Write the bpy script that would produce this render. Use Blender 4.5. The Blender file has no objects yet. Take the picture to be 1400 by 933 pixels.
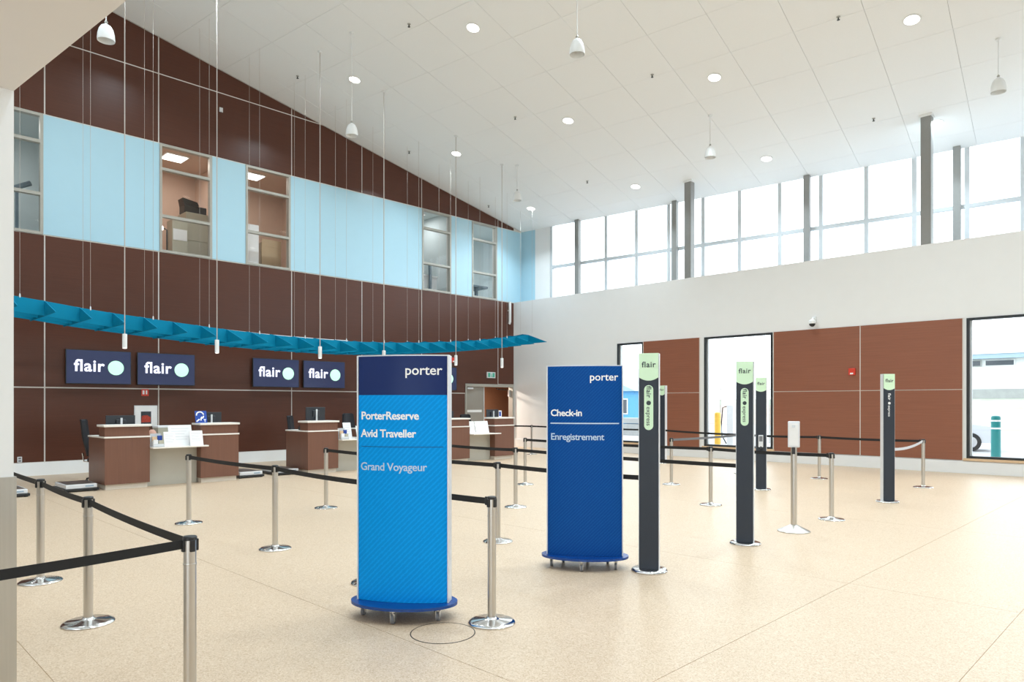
import bpy, bmesh, math, random
from mathutils import Vector, Matrix
random.seed(7)
SC = bpy.context.scene
COL = SC.collection
PI = math.pi

# ------------------------------------------------------------------ camera, sky, exposure
cd = bpy.data.cameras.new('camera')
cam = bpy.data.objects.new('camera', cd)
COL.objects.link(cam)
cd.sensor_width = 36.0
cd.lens = 960.0 / 1400.0 * 36.0
cd.shift_y = (552 - 466.5) / 1400.0
cd.clip_end = 500
cam.location = (18.994, -19.298, 1.65)
cam.rotation_euler = (PI / 2, 0, math.radians(44.7))
SC.camera = cam

world = bpy.data.worlds.new('overcast_sky')
SC.world = world
world.use_nodes = True
bg = world.node_tree.nodes['Background']
bg.inputs[0].default_value = (0.84, 0.94, 1.0, 1)
bg.inputs[1].default_value = 3.1

vs = SC.view_settings
vs.view_transform = 'Standard'
vs.look = 'None'
vs.exposure = 0.16
vs.gamma = 1.0
vs.use_curve_mapping = False

# ------------------------------------------------------------------ materials
def lin(c):
    c = c / 255.0
    return c / 12.92 if c <= 0.04045 else ((c + 0.055) / 1.055) ** 2.4

def rgb(r, g, b):
    return (lin(r), lin(g), lin(b), 1.0)

MATS = {}

def mat(name, col, rough=0.5, metal=0.0, spec=0.5, var=0.0, vscale=(8, 8, 8), bump=0.0, bscale=None,
        emit=None, estr=0.0, coat=0.0, aniso=None):
    m = bpy.data.materials.new(name)
    m.use_nodes = True
    nt = m.node_tree
    b = nt.nodes['Principled BSDF']
    b.inputs['Base Color'].default_value = col
    b.inputs['Roughness'].default_value = rough
    b.inputs['Metallic'].default_value = metal
    b.inputs['Specular IOR Level'].default_value = spec
    b.inputs['Coat Weight'].default_value = coat
    if emit:
        b.inputs['Emission Color'].default_value = emit
        b.inputs['Emission Strength'].default_value = estr
    if var > 0 or bump > 0:
        g = nt.nodes.new('ShaderNodeNewGeometry')
        mp = nt.nodes.new('ShaderNodeMapping')
        mp.inputs['Scale'].default_value = vscale
        nt.links.new(g.outputs['Position'], mp.inputs['Vector'])
        n = nt.nodes.new('ShaderNodeTexNoise')
        n.inputs['Scale'].default_value = 1.0
        n.inputs['Detail'].default_value = 4.0
        n.inputs['Roughness'].default_value = 0.6
        nt.links.new(mp.outputs[0], n.inputs['Vector'])
        if var > 0:
            r = nt.nodes.new('ShaderNodeMapRange')
            r.inputs[1].default_value = 0.25
            r.inputs[2].default_value = 0.75
            r.inputs[3].default_value = 1.0 - var
            r.inputs[4].default_value = 1.0 + var
            nt.links.new(n.outputs[0], r.inputs[0])
            mx = nt.nodes.new('ShaderNodeVectorMath')
            mx.operation = 'SCALE'
            mx.inputs[0].default_value = col[:3]
            nt.links.new(r.outputs[0], mx.inputs['Scale'])
            nt.links.new(mx.outputs[0], b.inputs['Base Color'])
        if bump > 0:
            bp = nt.nodes.new('ShaderNodeBump')
            bp.inputs['Strength'].default_value = bump
            bp.inputs['Distance'].default_value = 0.002
            nt.links.new(n.outputs[0], bp.inputs['Height'])
            nt.links.new(bp.outputs[0], b.inputs['Normal'])
    MATS[name] = m
    return m

def glass_mat(name, tint=(1, 1, 1, 1), refl=0.06):
    m = bpy.data.materials.new(name)
    m.use_nodes = True
    nt = m.node_tree
    nt.nodes.clear()
    o = nt.nodes.new('ShaderNodeOutputMaterial')
    mx = nt.nodes.new('ShaderNodeMixShader')
    t = nt.nodes.new('ShaderNodeBsdfTransparent')
    t.inputs[0].default_value = tint
    gl = nt.nodes.new('ShaderNodeBsdfGlossy')
    gl.inputs['Roughness'].default_value = 0.02
    lw = nt.nodes.new('ShaderNodeLayerWeight')
    lw.inputs[0].default_value = 0.5
    pw = nt.nodes.new('ShaderNodeMath')
    pw.operation = 'POWER'
    pw.inputs[1].default_value = 5.0
    nt.links.new(lw.outputs['Facing'], pw.inputs[0])
    ma = nt.nodes.new('ShaderNodeMath')
    ma.operation = 'MULTIPLY_ADD'
    ma.inputs[1].default_value = 0.7
    ma.inputs[2].default_value = 0.02
    nt.links.new(pw.outputs[0], ma.inputs[0])
    nt.links.new(ma.outputs[0], mx.inputs[0])
    nt.links.new(t.outputs[0], mx.inputs[1])
    nt.links.new(gl.outputs[0], mx.inputs[2])
    nt.links.new(mx.outputs[0], o.inputs[0])
    MATS[name] = m
    return m

def floor_mat():
    m = mat('beige_terrazzo', rgb(226, 200, 166), rough=0.22, spec=0.5)
    nt = m.node_tree
    b = nt.nodes['Principled BSDF']
    g = nt.nodes.new('ShaderNodeNewGeometry')
    v = nt.nodes.new('ShaderNodeTexVoronoi')
    v.inputs['Scale'].default_value = 130
    nt.links.new(g.outputs['Position'], v.inputs['Vector'])
    sep = nt.nodes.new('ShaderNodeSeparateColor')
    nt.links.new(v.outputs['Color'], sep.inputs[0])
    cr = nt.nodes.new('ShaderNodeValToRGB')
    cr.color_ramp.interpolation = 'CONSTANT'
    e = cr.color_ramp.elements
    e[0].position = 0.0
    e[0].color = rgb(186, 160, 131)
    e[1].position = 0.22
    e[1].color = rgb(200, 176, 149)
    x = e.new(0.6); x.color = rgb(205, 182, 156)
    x = e.new(0.85); x.color = rgb(212, 192, 169)
    nt.links.new(sep.outputs[0], cr.inputs[0])
    n = nt.nodes.new('ShaderNodeTexNoise')
    n.inputs['Scale'].default_value = 0.7
    nt.links.new(g.outputs['Position'], n.inputs['Vector'])
    r = nt.nodes.new('ShaderNodeMapRange')
    r.inputs[3].default_value = 0.96
    r.inputs[4].default_value = 1.04
    nt.links.new(n.outputs[0], r.inputs[0])
    mx = nt.nodes.new('ShaderNodeVectorMath')
    mx.operation = 'SCALE'
    nt.links.new(cr.outputs[0], mx.inputs[0])
    nt.links.new(r.outputs[0], mx.inputs['Scale'])
    nt.links.new(mx.outputs[0], b.inputs['Base Color'])
    n2 = nt.nodes.new('ShaderNodeTexNoise')
    n2.inputs['Scale'].default_value = 60
    nt.links.new(g.outputs['Position'], n2.inputs['Vector'])
    r2 = nt.nodes.new('ShaderNodeMapRange')
    r2.inputs[3].default_value = 0.36
    r2.inputs[4].default_value = 0.48
    nt.links.new(n2.outputs[0], r2.inputs[0])
    nt.links.new(r2.outputs[0], b.inputs['Roughness'])
    return m

def print_mat(name, base, light, ang, freq, rough=0.5):
    """printed vinyl: fine diagonal pin-stripes with a slight ripple"""
    m = mat(name, base, rough=rough, spec=0.1)
    nt = m.node_tree
    b = nt.nodes['Principled BSDF']
    tc = nt.nodes.new('ShaderNodeTexCoord')
    mp = nt.nodes.new('ShaderNodeMapping')
    mp.inputs['Rotation'].default_value = (0, ang, 0)
    nt.links.new(tc.outputs['Object'], mp.inputs['Vector'])
    w = nt.nodes.new('ShaderNodeTexWave')
    w.wave_type = 'BANDS'
    w.bands_direction = 'X'
    w.inputs['Scale'].default_value = freq
    w.inputs['Distortion'].default_value = 1.6
    w.inputs['Detail'].default_value = 1.0
    w.inputs['Detail Scale'].default_value = 6.0
    nt.links.new(mp.outputs[0], w.inputs['Vector'])
    cr = nt.nodes.new('ShaderNodeValToRGB')
    cr.color_ramp.elements[0].position = 0.45
    cr.color_ramp.elements[0].color = base
    cr.color_ramp.elements[1].position = 0.95
    cr.color_ramp.elements[1].color = light
    nt.links.new(w.outputs[0], cr.inputs[0])
    nt.links.new(cr.outputs[0], b.inputs['Base Color'])
    return m

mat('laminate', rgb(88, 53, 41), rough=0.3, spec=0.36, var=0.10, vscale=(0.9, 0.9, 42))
mat('laminate_cherry', rgb(146, 92, 70), rough=0.36, spec=0.45, var=0.13, vscale=(0.9, 0.9, 42))
mat('laminate_desk', rgb(118, 80, 64), rough=0.38, spec=0.45, var=0.09, vscale=(36, 36, 1.0))
mat('wall_white', rgb(241, 242, 242), rough=0.6, var=0.01, vscale=(3, 3, 3))
mat('soffit_cream', rgb(232, 229, 226), rough=0.7, var=0.01, vscale=(3, 3, 3))
mat('ceiling_white', rgb(243, 245, 245), rough=0.7, var=0.012, vscale=(40, 40, 40))
mat('ceiling_joint', rgb(150, 149, 145), rough=0.9, var=0.02)
mat('joint_metal', rgb(222, 219, 213), rough=0.5, metal=0.0, var=0.02)
mat('blue_panel', rgb(178, 217, 234), rough=0.2, spec=0.7, var=0.01, vscale=(3, 3, 3))
mat('frame_grey', rgb(176, 174, 166), rough=0.45, metal=0.3, var=0.03)
mat('mullion', rgb(214, 220, 224), rough=0.4, metal=0.2, var=0.02)
mat('ledge_grey', rgb(176, 178, 180), rough=0.8, var=0.03)
mat('column_grey', rgb(150, 151, 149), rough=0.5, metal=0.2, var=0.03)
mat('frame_black', rgb(50, 54, 57), rough=0.4, metal=0.3, var=0.03)
mat('steel', rgb(200, 197, 192), rough=0.3, metal=1.0, var=0.01, vscale=(60, 60, 1))
mat('chrome', rgb(214, 214, 214), rough=0.12, metal=1.0, var=0.03, vscale=(30, 30, 30))
mat('steel_clad', rgb(196, 195, 190), rough=0.34, metal=0.9, var=0.05, vscale=(90, 90, 1))
mat('black_plastic', rgb(34, 35, 37), rough=0.4, var=0.04, vscale=(40, 40, 40))
mat('belt_black', rgb(24, 25, 27), rough=0.75, var=0.08, vscale=(300, 300, 300))
mat('belt_grey', rgb(118, 120, 124), rough=0.7, var=0.06, vscale=(300, 300, 300))
mat('belt_white', rgb(214, 216, 222), rough=0.7, var=0.04, vscale=(300, 300, 300))
mat('post_slate', rgb(52, 58, 68), rough=0.45, spec=0.3, var=0.03)
mat('mint', rgb(218, 247, 214), rough=0.4, var=0.01)
mat('slate_ink', rgb(52, 66, 66), rough=0.5, var=0.02)
mat('white_ink', rgb(255, 255, 255), rough=0.5, var=0.01)
mat('pale_ink', rgb(196, 218, 240), rough=0.5, var=0.01)
mat('alu_white', rgb(226, 228, 231), rough=0.35, metal=0.2, var=0.02)
mat('sign_base_blue', rgb(14, 66, 138), rough=0.25, var=0.03)
mat('navy', rgb(28, 48, 104), spec=0.2, rough=0.35, var=0.02)
print_mat('azure_print', rgb(0, 150, 236), rgb(10, 164, 248), math.radians(-45), 10.5)
print_mat('royal_print', rgb(8, 74, 150), rgb(20, 87, 163), math.radians(-45), 13)
mat('canopy_blue', rgb(0, 134, 172), rough=0.6, spec=0.15, var=0.03)
mat('wire', rgb(196, 188, 180), rough=0.4, metal=0.2, var=0.02)
mat('lamp_white', rgb(236, 238, 238), rough=0.4, var=0.01)
mat('lens', rgb(250, 248, 244), rough=0.5, emit=(1.0, 0.96, 0.9, 1), estr=3.5, var=0.005)
mat('screen', rgb(26, 33, 60), rough=0.2, emit=rgb(52, 64, 104), estr=0.45, var=0.02)
mat('screen_white', rgb(240, 240, 255), rough=0.4, emit=rgb(225, 228, 252), estr=0.9, var=0.005)
mat('screen_mint', rgb(190, 236, 208), rough=0.4, emit=rgb(184, 236, 210), estr=0.8, var=0.005)
mat('countertop', rgb(240, 234, 226), rough=0.35, var=0.02)
mat('plinth', rgb(224, 214, 200), rough=0.4, var=0.03)
mat('infill_grey', rgb(188, 184, 172), rough=0.4, var=0.02)
mat('paper', rgb(240, 240, 240), rough=0.6, var=0.02)
mat('ink_grey', rgb(120, 122, 128), rough=0.6, var=0.04)
mat('ink_pale', rgb(196, 198, 204), rough=0.6, var=0.03)
mat('acrylic', rgb(214, 218, 222), rough=0.1, var=0.02)
mat('dark_fabric', rgb(34, 36, 42), rough=0.7, var=0.1, vscale=(200, 200, 200))
mat('monitor_dark', rgb(46, 50, 56), rough=0.3, var=0.04)
mat('ear_blue', rgb(24, 68, 158), rough=0.4, var=0.02)
mat('red', rgb(214, 60, 40), rough=0.35, var=0.03)
mat('exit_green', rgb(60, 150, 128), rough=0.4, emit=rgb(70, 160, 140), estr=0.3, var=0.02)
mat('door_grey', rgb(150, 145, 137), rough=0.45, var=0.02)
mat('corridor_brown', rgb(150, 108, 82), rough=0.6, var=0.05)
mat('office_peach', rgb(212, 190, 174), rough=0.7, var=0.02)
mat('office_pale', rgb(205, 214, 214), rough=0.7, var=0.02)
mat('cabinet_sage', rgb(188, 184, 166), rough=0.5, var=0.02)
mat('cardboard', rgb(186, 160, 128), rough=0.8, var=0.05)
mat('sill_tan', rgb(222, 190, 154), rough=0.5, var=0.04)
mat('picture_red', rgb(176, 60, 44), rough=0.6, var=0.5, vscale=(40, 40, 40))
mat('picture_dark', rgb(52, 58, 66), rough=0.6, var=0.5, vscale=(30, 30, 30))
mat('floor_ring', rgb(64, 54, 46), rough=0.6, var=0.05)
mat('joint_floor', rgb(188, 158, 124), rough=0.7, var=0.04)
mat('bollard_teal', rgb(24, 140, 140), rough=0.4, var=0.05)
mat('bollard_yellow', rgb(238, 186, 66), rough=0.4, var=0.05)
mat('concrete', rgb(168, 168, 170), rough=0.85, var=0.08, vscale=(0.8, 0.8, 0.8))
mat('soil', rgb(186, 164, 152), rough=0.95, var=0.2, vscale=(0.6, 0.6, 0.6))
mat('grass', rgb(176, 184, 164), rough=0.95, var=0.25, vscale=(0.9, 0.9, 0.9))
mat('siding_white', rgb(218, 219, 221), rough=0.7, var=0.02)
mat('siding_blue', rgb(90, 158, 204), rough=0.6, var=0.03)
mat('block_grey', rgb(158, 159, 158), rough=0.9, var=0.1, vscale=(3, 3, 3))
mat('fascia_blue', rgb(150, 172, 190), rough=0.6, var=0.03)
mat('window_dark', rgb(66, 72, 80), rough=0.1, var=0.03)
mat('car_paint', rgb(206, 208, 212), rough=0.25, coat=0.5, var=0.01)
mat('tire', rgb(36, 37, 38), rough=0.8, var=0.05)
mat('pink', rgb(216, 168, 148), rough=0.6, var=0.03)
mat('stripe_cloth', rgb(108, 126, 138), rough=0.8, var=0.06)
floor_mat()
glass_mat('glass')

# ------------------------------------------------------------------ mesh helpers
class MB:
    def __init__(self, M=None):
        self.v, self.f, self.M = [], [], M

    def add(self, vs, fs):
        o = len(self.v)
        for p in vs:
            p = Vector(p)
            if self.M is not None:
                p = self.M @ p
            self.v.append(tuple(p))
        self.f += [tuple(i + o for i in f) for f in fs]
        return self

    def box(self, x0, x1, y0, y1, z0, z1, c=0.0):
        if c <= 0:
            vs = [(x, y, z) for z in (z0, z1) for y in (y0, y1) for x in (x0, x1)]
            return self.add(vs, [(0, 2, 3, 1), (4, 5, 7, 6), (0, 1, 5, 4), (2, 6, 7, 3), (0, 4, 6, 2), (1, 3, 7, 5)])
        bm = bmesh.new()
        bmesh.ops.create_cube(bm, size=1)
        for q in bm.verts:
            q.co = Vector(((x0 + x1) / 2 + q.co.x * (x1 - x0), (y0 + y1) / 2 + q.co.y * (y1 - y0), (z0 + z1) / 2 + q.co.z * (z1 - z0)))
        bmesh.ops.bevel(bm, geom=bm.edges[:], offset=c, segments=2, affect='EDGES', profile=0.5)
        bm.verts.index_update()
        self.add([q.co[:] for q in bm.verts], [[q.index for q in f.verts] for f in bm.faces])
        bm.free()
        return self

    def prism(self, poly, a, b, axis='z'):
        """extrude a 2-D polygon along an axis between a and b"""
        def P(u, w, t):
            return {'z': (u, w, t), 'x': (t, u, w), 'y': (u, t, w)}[axis]
        n = len(poly)
        vs = [P(u, w, a) for u, w in poly] + [P(u, w, b) for u, w in poly]
        fs = [tuple(range(n))[::-1], tuple(range(n, 2 * n))] + [(i, (i + 1) % n, n + (i + 1) % n, n + i) for i in range(n)]
        return self.add(vs, fs)

    def lathe(self, prof, c=(0, 0, 0), seg=24):
        vs, fs = [], []
        for r, z in prof:
            for k in range(seg):
                t = 2 * PI * k / seg
                vs.append((c[0] + r * math.cos(t), c[1] + r * math.sin(t), c[2] + z))
        for i in range(len(prof) - 1):
            for k in range(seg):
                k2 = (k + 1) % seg
                fs.append((i * seg + k, i * seg + k2, (i + 1) * seg + k2, (i + 1) * seg + k))
        fs.append(tuple(range(seg))[::-1])
        fs.append(tuple((len(prof) - 1) * seg + k for k in range(seg)))
        return self.add(vs, fs)

    def tube(self, pts, r, seg=8):
        pts = [Vector(p) for p in pts]
        vs, fs = [], []
        up = None
        for i, p in enumerate(pts):
            d = (pts[min(i + 1, len(pts) - 1)] - pts[max(i - 1, 0)]).normalized()
            if up is None:
                up = Vector((0, 0, 1)) if abs(d.z) < 0.9 else Vector((1, 0, 0))
            a = d.cross(up).normalized()
            b = a.cross(d).normalized()
            rr = r[i] if isinstance(r, (list, tuple)) else r
            for k in range(seg):
                t = 2 * PI * k / seg
                vs.append(tuple(p + a * rr * math.cos(t) + b * rr * math.sin(t)))
        for i in range(len(pts) - 1):
            for k in range(seg):
                k2 = (k + 1) % seg
                fs.append((i * seg + k, i * seg + k2, (i + 1) * seg + k2, (i + 1) * seg + k))
        n = len(pts)
        fs.append(tuple(range(seg))[::-1])
        fs.append(tuple((n - 1) * seg + k for k in range(seg)))
        return self.add(vs, fs)

    def mesh(self, name, m, smooth=False):
        me = bpy.data.meshes.new(name)
        me.from_pydata(self.v, [], self.f)
        me.materials.append(MATS[m])
        bm = bmesh.new()
        bm.from_mesh(me)
        bmesh.ops.recalc_face_normals(bm, faces=bm.faces[:])
        bm.to_mesh(me)
        bm.free()
        if smooth:
            for p in me.polygons:
                p.use_smooth = True
            try:
                me.set_sharp_from_angle(angle=math.radians(38))
            except Exception:
                pass
        return me

    def build(self, name, m, parent=None, smooth=False):
        o = bpy.data.objects.new(name, self.mesh(name, m, smooth))
        COL.objects.link(o)
        if parent is not None:
            o.parent = parent
        return o

def tag(o, label=None, cat=None, group=None, kind=None):
    if label: o['label'] = label
    if cat: o['category'] = cat
    if group: o['group'] = group
    if kind: o['kind'] = kind
    return o

def empty(name, loc=(0, 0, 0), rz=0.0):
    o = bpy.data.objects.new(name, None)
    COL.objects.link(o)
    o.location = loc
    o.rotation_euler = (0, 0, rz)
    o.empty_display_size = 0.2
    return o

def thing(name, label, cat, loc=(0, 0, 0), rz=0.0, group=None):
    return tag(empty(name, loc, rz), label, cat, group)

def struct(o):
    o['kind'] = 'structure'
    return o

def copy_tree(o, parent=None):
    c = o.copy()
    COL.objects.link(c)
    c.parent = parent
    for ch in list(o.children):
        copy_tree(ch, c)
    return c

def text_mb(body, size, M, bold=0.0, align='LEFT', depth=0.002, bend=None, spacing=1.0):
    """lettering as mesh: text in the local XZ plane, facing -Y; M places it"""
    cu = bpy.data.curves.new('t', 'FONT')
    cu.body = body
    cu.size = size
    cu.align_x = align
    cu.offset = bold
    cu.space_character = spacing
    cu.resolution_u = 3
    ob = bpy.data.objects.new('t', cu)
    COL.objects.link(ob)
    dg = bpy.context.evaluated_depsgraph_get()
    me = bpy.data.meshes.new_from_object(ob.evaluated_get(dg))
    mb = MB(M)
    bm = bmesh.new()
    bm.from_mesh(me)
    bmesh.ops.triangulate(bm, faces=bm.faces[:])
    if bend:
        for _ in range(2):
            es = [e for e in bm.edges if abs(e.verts[0].co.x - e.verts[1].co.x) > 0.03]
            if es:
                bmesh.ops.subdivide_edges(bm, edges=es, cuts=1)
                bmesh.ops.triangulate(bm, faces=bm.faces[:])
    r = bmesh.ops.extrude_face_region(bm, geom=bm.faces[:])
    for q in r['geom']:
        if isinstance(q, bmesh.types.BMVert):
            q.co.z += depth
    bm.verts.index_update()
    vs = []
    for q in bm.verts:
        x, z, y = q.co.x, q.co.y, -q.co.z
        vs.append((x, y + (bend(x) if bend else 0.0), z))
    mb.add(vs, [[q.index for q in f.verts] for f in bm.faces])
    bm.free()
    bpy.data.objects.remove(ob)
    bpy.data.curves.remove(cu)
    bpy.data.meshes.remove(me)
    return mb

def T(x, y, z, rz=0.0):
    return Matrix.Translation((x, y, z)) @ Matrix.Rotation(rz, 4, 'Z')

# ------------------------------------------------------------------ room geometry constants
eD = Vector((-0.111, 0.994, 0)).normalized()      # ceiling falls this way
eA = Vector((0.994, 0.111, 0)).normalized()       # ceiling runs level this way

def zc(x, y):                                     # height of the sloping ceiling
    return 8.407 + 0.0224 * x - 0.2010 * y

def AD(a, d):
    p = eA * a + eD * d
    return p.x, p.y

def clip(poly, fn):
    out = []
    for i, p in enumerate(poly):
        q = poly[(i + 1) % len(poly)]
        fp, fq = fn(p), fn(q)
        if fp >= 0:
            out.append(p)
        if (fp >= 0) != (fq >= 0):
            t = fp / (fp - fq)
            out.append((p[0] + (q[0] - p[0]) * t, p[1] + (q[1] - p[1]) * t))
    return out

# ------------------------------------------------------------------ floor
fl = struct(MB().box(-0.3, 30, -26, 0.3, -0.12, -0.003).build('floor', 'joint_floor'))
XJ = [0.0, 16.66, 17.95, 30]
YJ = [-26, -23.9, -20.1, -18.25, -16.34, -12.55, -8.75, -4.95, -1.15, 0.0]
for i in range(len(XJ) - 1):
    for j in range(len(YJ) - 1):
        g = 0.0022
        MB().box(XJ[i] + g, XJ[i + 1] - g, YJ[j] + g, YJ[j + 1] - g, -0.02, 0.0).build('slab', 'beige_terrazzo', fl)

# ------------------------------------------------------------------ sloping ceiling with its square panels
a0, a1, d0, d1 = -3.5, 29, -25, 0.42
cp = clip([AD(a0, d0), AD(a1, d0), AD(a1, d1), AD(a0, d1)], lambda p: p[0] + 0.15)
n = len(cp)
mb = MB()
mb.add([(x, y, zc(x, y) + 0.022) for x, y in cp] + [(x, y, zc(x, y) + 0.35) for x, y in cp],
       [tuple(range(n)), tuple(range(n, 2 * n))] + [(i, (i + 1) % n, n + (i + 1) % n, n + i) for i in range(n)])
ceil_o = struct(mb.build('ceiling', 'ceiling_joint'))
AG = [6.65 + 1.376 * k for k in range(-8, 12)]
DG = [-5.80 + 1.36 * k for k in range(-10, 5)] + [0.42]
g = 0.003
for i in range(len(AG) - 1):
    for j in range(len(DG) - 1):
        if DG[j + 1] <= DG[j] + 0.05:
            continue
        p = [AD(AG[i] + g, DG[j] + g), AD(AG[i + 1] - g, DG[j] + g), AD(AG[i + 1] - g, DG[j + 1] - g), AD(AG[i] + g, DG[j + 1] - g)]
        p = clip(p, lambda q: q[0] - 0.03)
        if len(p) < 3:
            continue
        n = len(p)
        MB().add([(x, y, zc(x, y)) for x, y in p] + [(x, y, zc(x, y) + 0.02) for x, y in p],
                 [tuple(range(n)), tuple(range(n, 2 * n))] + [(k, (k + 1) % n, n + (k + 1) % n, n + k) for k in range(n)]).build('panel', 'ceiling_white', ceil_o)

# ------------------------------------------------------------------ left wall: wood laminate panels, blue band, office windows
ZB, ZM, Z1, Z2, Z3 = 0.30, 2.02, 5.53, 8.30, 10.07
YL = [-22.0, -18.9, -15.38, -12.91, -9.25, -6.85, -4.47, -0.85, 0.0]
BW = [(-18.0, -15.41), (-12.89, -11.56), (-10.63, -9.29), (-4.46, -3.17), (-2.18, -0.91)]   # office windows in the band
mb = MB()
DY0, DY1, DZ = -2.50, -0.03, 2.37                 # door opening
mb.box(-0.25, -0.008, -26, DY0, 0, Z1).box(-0.25, -0.008, DY1, 0.6, 0, Z1).box(-0.25, -0.008, DY0, DY1, DZ, Z1)
ys = [-26] + [y for w in BW for y in w] + [0.6]
for k in range(0, len(ys), 2):
    mb.box(-0.25, -0.008, ys[k], ys[k + 1], Z1, Z2)
mb.prism([(-26, Z2), (0.6, Z2), (0.6, zc(0, 0.6) + 0.02), (-26, zc(0, -26) + 0.02)], -0.25, -0.008, 'x')
wl = struct(mb.build('wall_left', 'joint_metal'))
G = 0.015

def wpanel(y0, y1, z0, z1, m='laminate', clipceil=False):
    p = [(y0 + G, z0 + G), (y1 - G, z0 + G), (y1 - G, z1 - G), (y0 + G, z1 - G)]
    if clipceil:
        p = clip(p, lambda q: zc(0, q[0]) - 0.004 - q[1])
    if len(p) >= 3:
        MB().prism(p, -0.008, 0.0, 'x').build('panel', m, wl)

for i in range(len(YL) - 1):
    y0, y1 = YL[i], YL[i + 1]
    if y1 <= DY0 or y0 >= DY1 - 0.1:
        wpanel(y0, y1, ZB, ZM)
        wpanel(y0, y1, ZM, Z1)
    else:
        wpanel(y0, max(y0, DY0), ZB, ZM) if y0 < DY0 - 0.1 else None
        zz = ZM if y0 < DY0 - 0.1 else DZ
        if y0 < DY0 - 0.1:
            p = [(y0 + G, ZM + G), (DY0, ZM + G), (DY0, DZ), (y1 - G, DZ), (y1 - G, Z1 - G), (y0 + G, Z1 - G)]
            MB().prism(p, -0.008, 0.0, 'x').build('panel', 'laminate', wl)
        else:
            wpanel(y0, y1, DZ, Z1)
    wpanel(y0, y1, Z2, Z3, clipceil=True)
    if y0 < -8.3:
        wpanel(y0, y1, Z3, 13.5, clipceil=True)
# the last, narrow bay sits above the door frame
blue = [(-15.41, -12.89), (-11.56, -10.63), (-9.29, -4.46), (-3.17, -2.18), (-0.91, 0.42)]
for y0, y1 in blue:
    MB().box(-0.008, 0.004, y0 + 0.004, y1 - 0.004, Z1 + 0.012, Z2 - 0.012).build('panel', 'blue_panel', wl)
bb = struct(MB().box(-0.03, 0.012, -26, DY0 - 0.02, 0, ZB, 0.004).build('baseboard_left', 'wall_white'))

def room_light(t, w, col=(1.0, 0.95, 0.9), sz=0.5, z=-0.05):
    ld = bpy.data.lights.new('lamp', 'AREA')
    ld.size = sz
    ld.energy = w
    ld.color = col
    lo = bpy.data.objects.new('lamp', ld)
    COL.objects.link(lo)
    lo.parent = t
    lo.location = (0, 0, z)

OFF = [('office_pale', 1.2), ('office_peach', 1.6), ('office_peach', 1.0), ('office_pale', 1.0), ('office_pale', 2.4)]
for wi, (y0, y1) in enumerate(BW):
    w = struct(empty('window_%d' % (wi + 1), (0, (y0 + y1) / 2, Z1)))
    h, L = Z2 - Z1, (y1 - y0) / 2
    f = 0.06
    fr = MB()
    fr.box(-0.12, 0.02, -L, -L + f, 0, h).box(-0.12, 0.02, L - f, L, 0, h).box(-0.12, 0.02, -L + f, L - f, 0, f).box(-0.12, 0.02, -L + f, L - f, h - f, h)
    for z in (0.93, 2.13):
        fr.box(-0.12, 0.02, -L + f, L - f, z - 0.035, z + 0.035)
    fr.build('frame', 'frame_grey', w)
    for za, zb in ((f, 0.895), (0.965, 2.095), (2.165, h - f)):
        MB().box(-0.075, -0.067, -L + f - 0.01, L - f + 0.01, za - 0.01, zb + 0.01).build('pane', 'glass', w)
    # the office behind this window
    m, lit = OFF[wi]
    r0, r1 = y0 - 0.25, y1 + (0.78 if wi != 3 else 0.45)
    if wi == 2: r0, r1 = y0 - 0.02, y1 + 1.4
    if wi == 4: r0, r1 = y0 - 0.05, y1 + 2.6
    zf, zt, xb = 5.3, 8.6, -3.2
    rm = MB()
    rm.box(xb - 0.1, xb, r0, r1, zf, zt).box(xb, -0.25, r0 - 0.1, r0, zf, zt).box(xb, -0.25, r1, r1 + 0.1, zf, zt)
    rm.box(xb, -0.25, r0, r1, zf - 0.1, zf).box(xb, -0.25, r0, r1, zt, zt + 0.1)
    struct(rm.build('wall_office', m))
    lp = thing('ceiling_light', ['square office ceiling light behind the leftmost upper window', 'square office ceiling light behind the upper window with stacked boxes',
                                 'square office ceiling light behind the upper window with the white cabinet', 'square office ceiling light behind the upper window with posters',
                                 'square office ceiling light behind the last upper window'][wi], 'light', (-1.7, (y0 + y1) / 2 + 0.3, zt), 0, 'office ceiling lights')
    MB().box(-0.32, 0.32, -0.32, 0.32, -0.03, 0.0).build('housing', 'lamp_white', lp)
    MB().box(-0.28, 0.28, -0.28, 0.28, -0.036, -0.03).build('diffuser', 'lens', lp)
    room_light(lp, (18, 22, 16, 16, 34)[wi], (1.0, 0.9, 0.8) if m == 'office_peach' else (0.95, 0.98, 1.0))  # fixture and lamp added only to light the office interior

# ------------------------------------------------------------------ right wall with its openings, ledge and clerestory
WX = [(4.89, 5.93), (8.13, 10.27), (14.97, 17.1), (21.6, 23.7)]
WZ0, WZ1, ZL = 0.36, 3.66, 5.54
mb = MB()
xs = [-0.03] + [x for w in WX for x in w] + [30]
for k in range(0, len(xs), 2):
    mb.box(xs[k], xs[k + 1], 0.0, 0.3, 0, ZL)
for x0, x1 in WX:
    mb.box(x0, x1, 0.0, 0.3, 0, WZ0).box(x0, x1, 0.0, 0.3, WZ1, ZL)
wr = struct(mb.build('wall_right', 'wall_white'))
LED = [(-0.03, 0.3), (30, 0.3), AD(30.5, 0.62), AD(-0.2, 0.62)]
struct(MB().prism(LED, ZL - 0.25, ZL, 'z').build('ledge_clerestory', 'ledge_grey'))
PX = [(5.94, 7.98), (10.30, 12.61), (12.61, 14.90), (17.15, 19.35), (19.35, 21.55)]
for x0, x1 in PX:
    for z0, z1 in ((0.30, 1.98), (1.98, 3.67)):
        MB().box(x0 + 0.012, x1 - 0.012, -0.03, 0.0, z0 + 0.012, z1 - 0.006).build('panel', 'laminate_cherry', wr)
struct(MB().box(0.0, 30, -0.035, 0.0, 0, 0.29, 0.004).build('baseboard_right', 'wall_white'))
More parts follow.
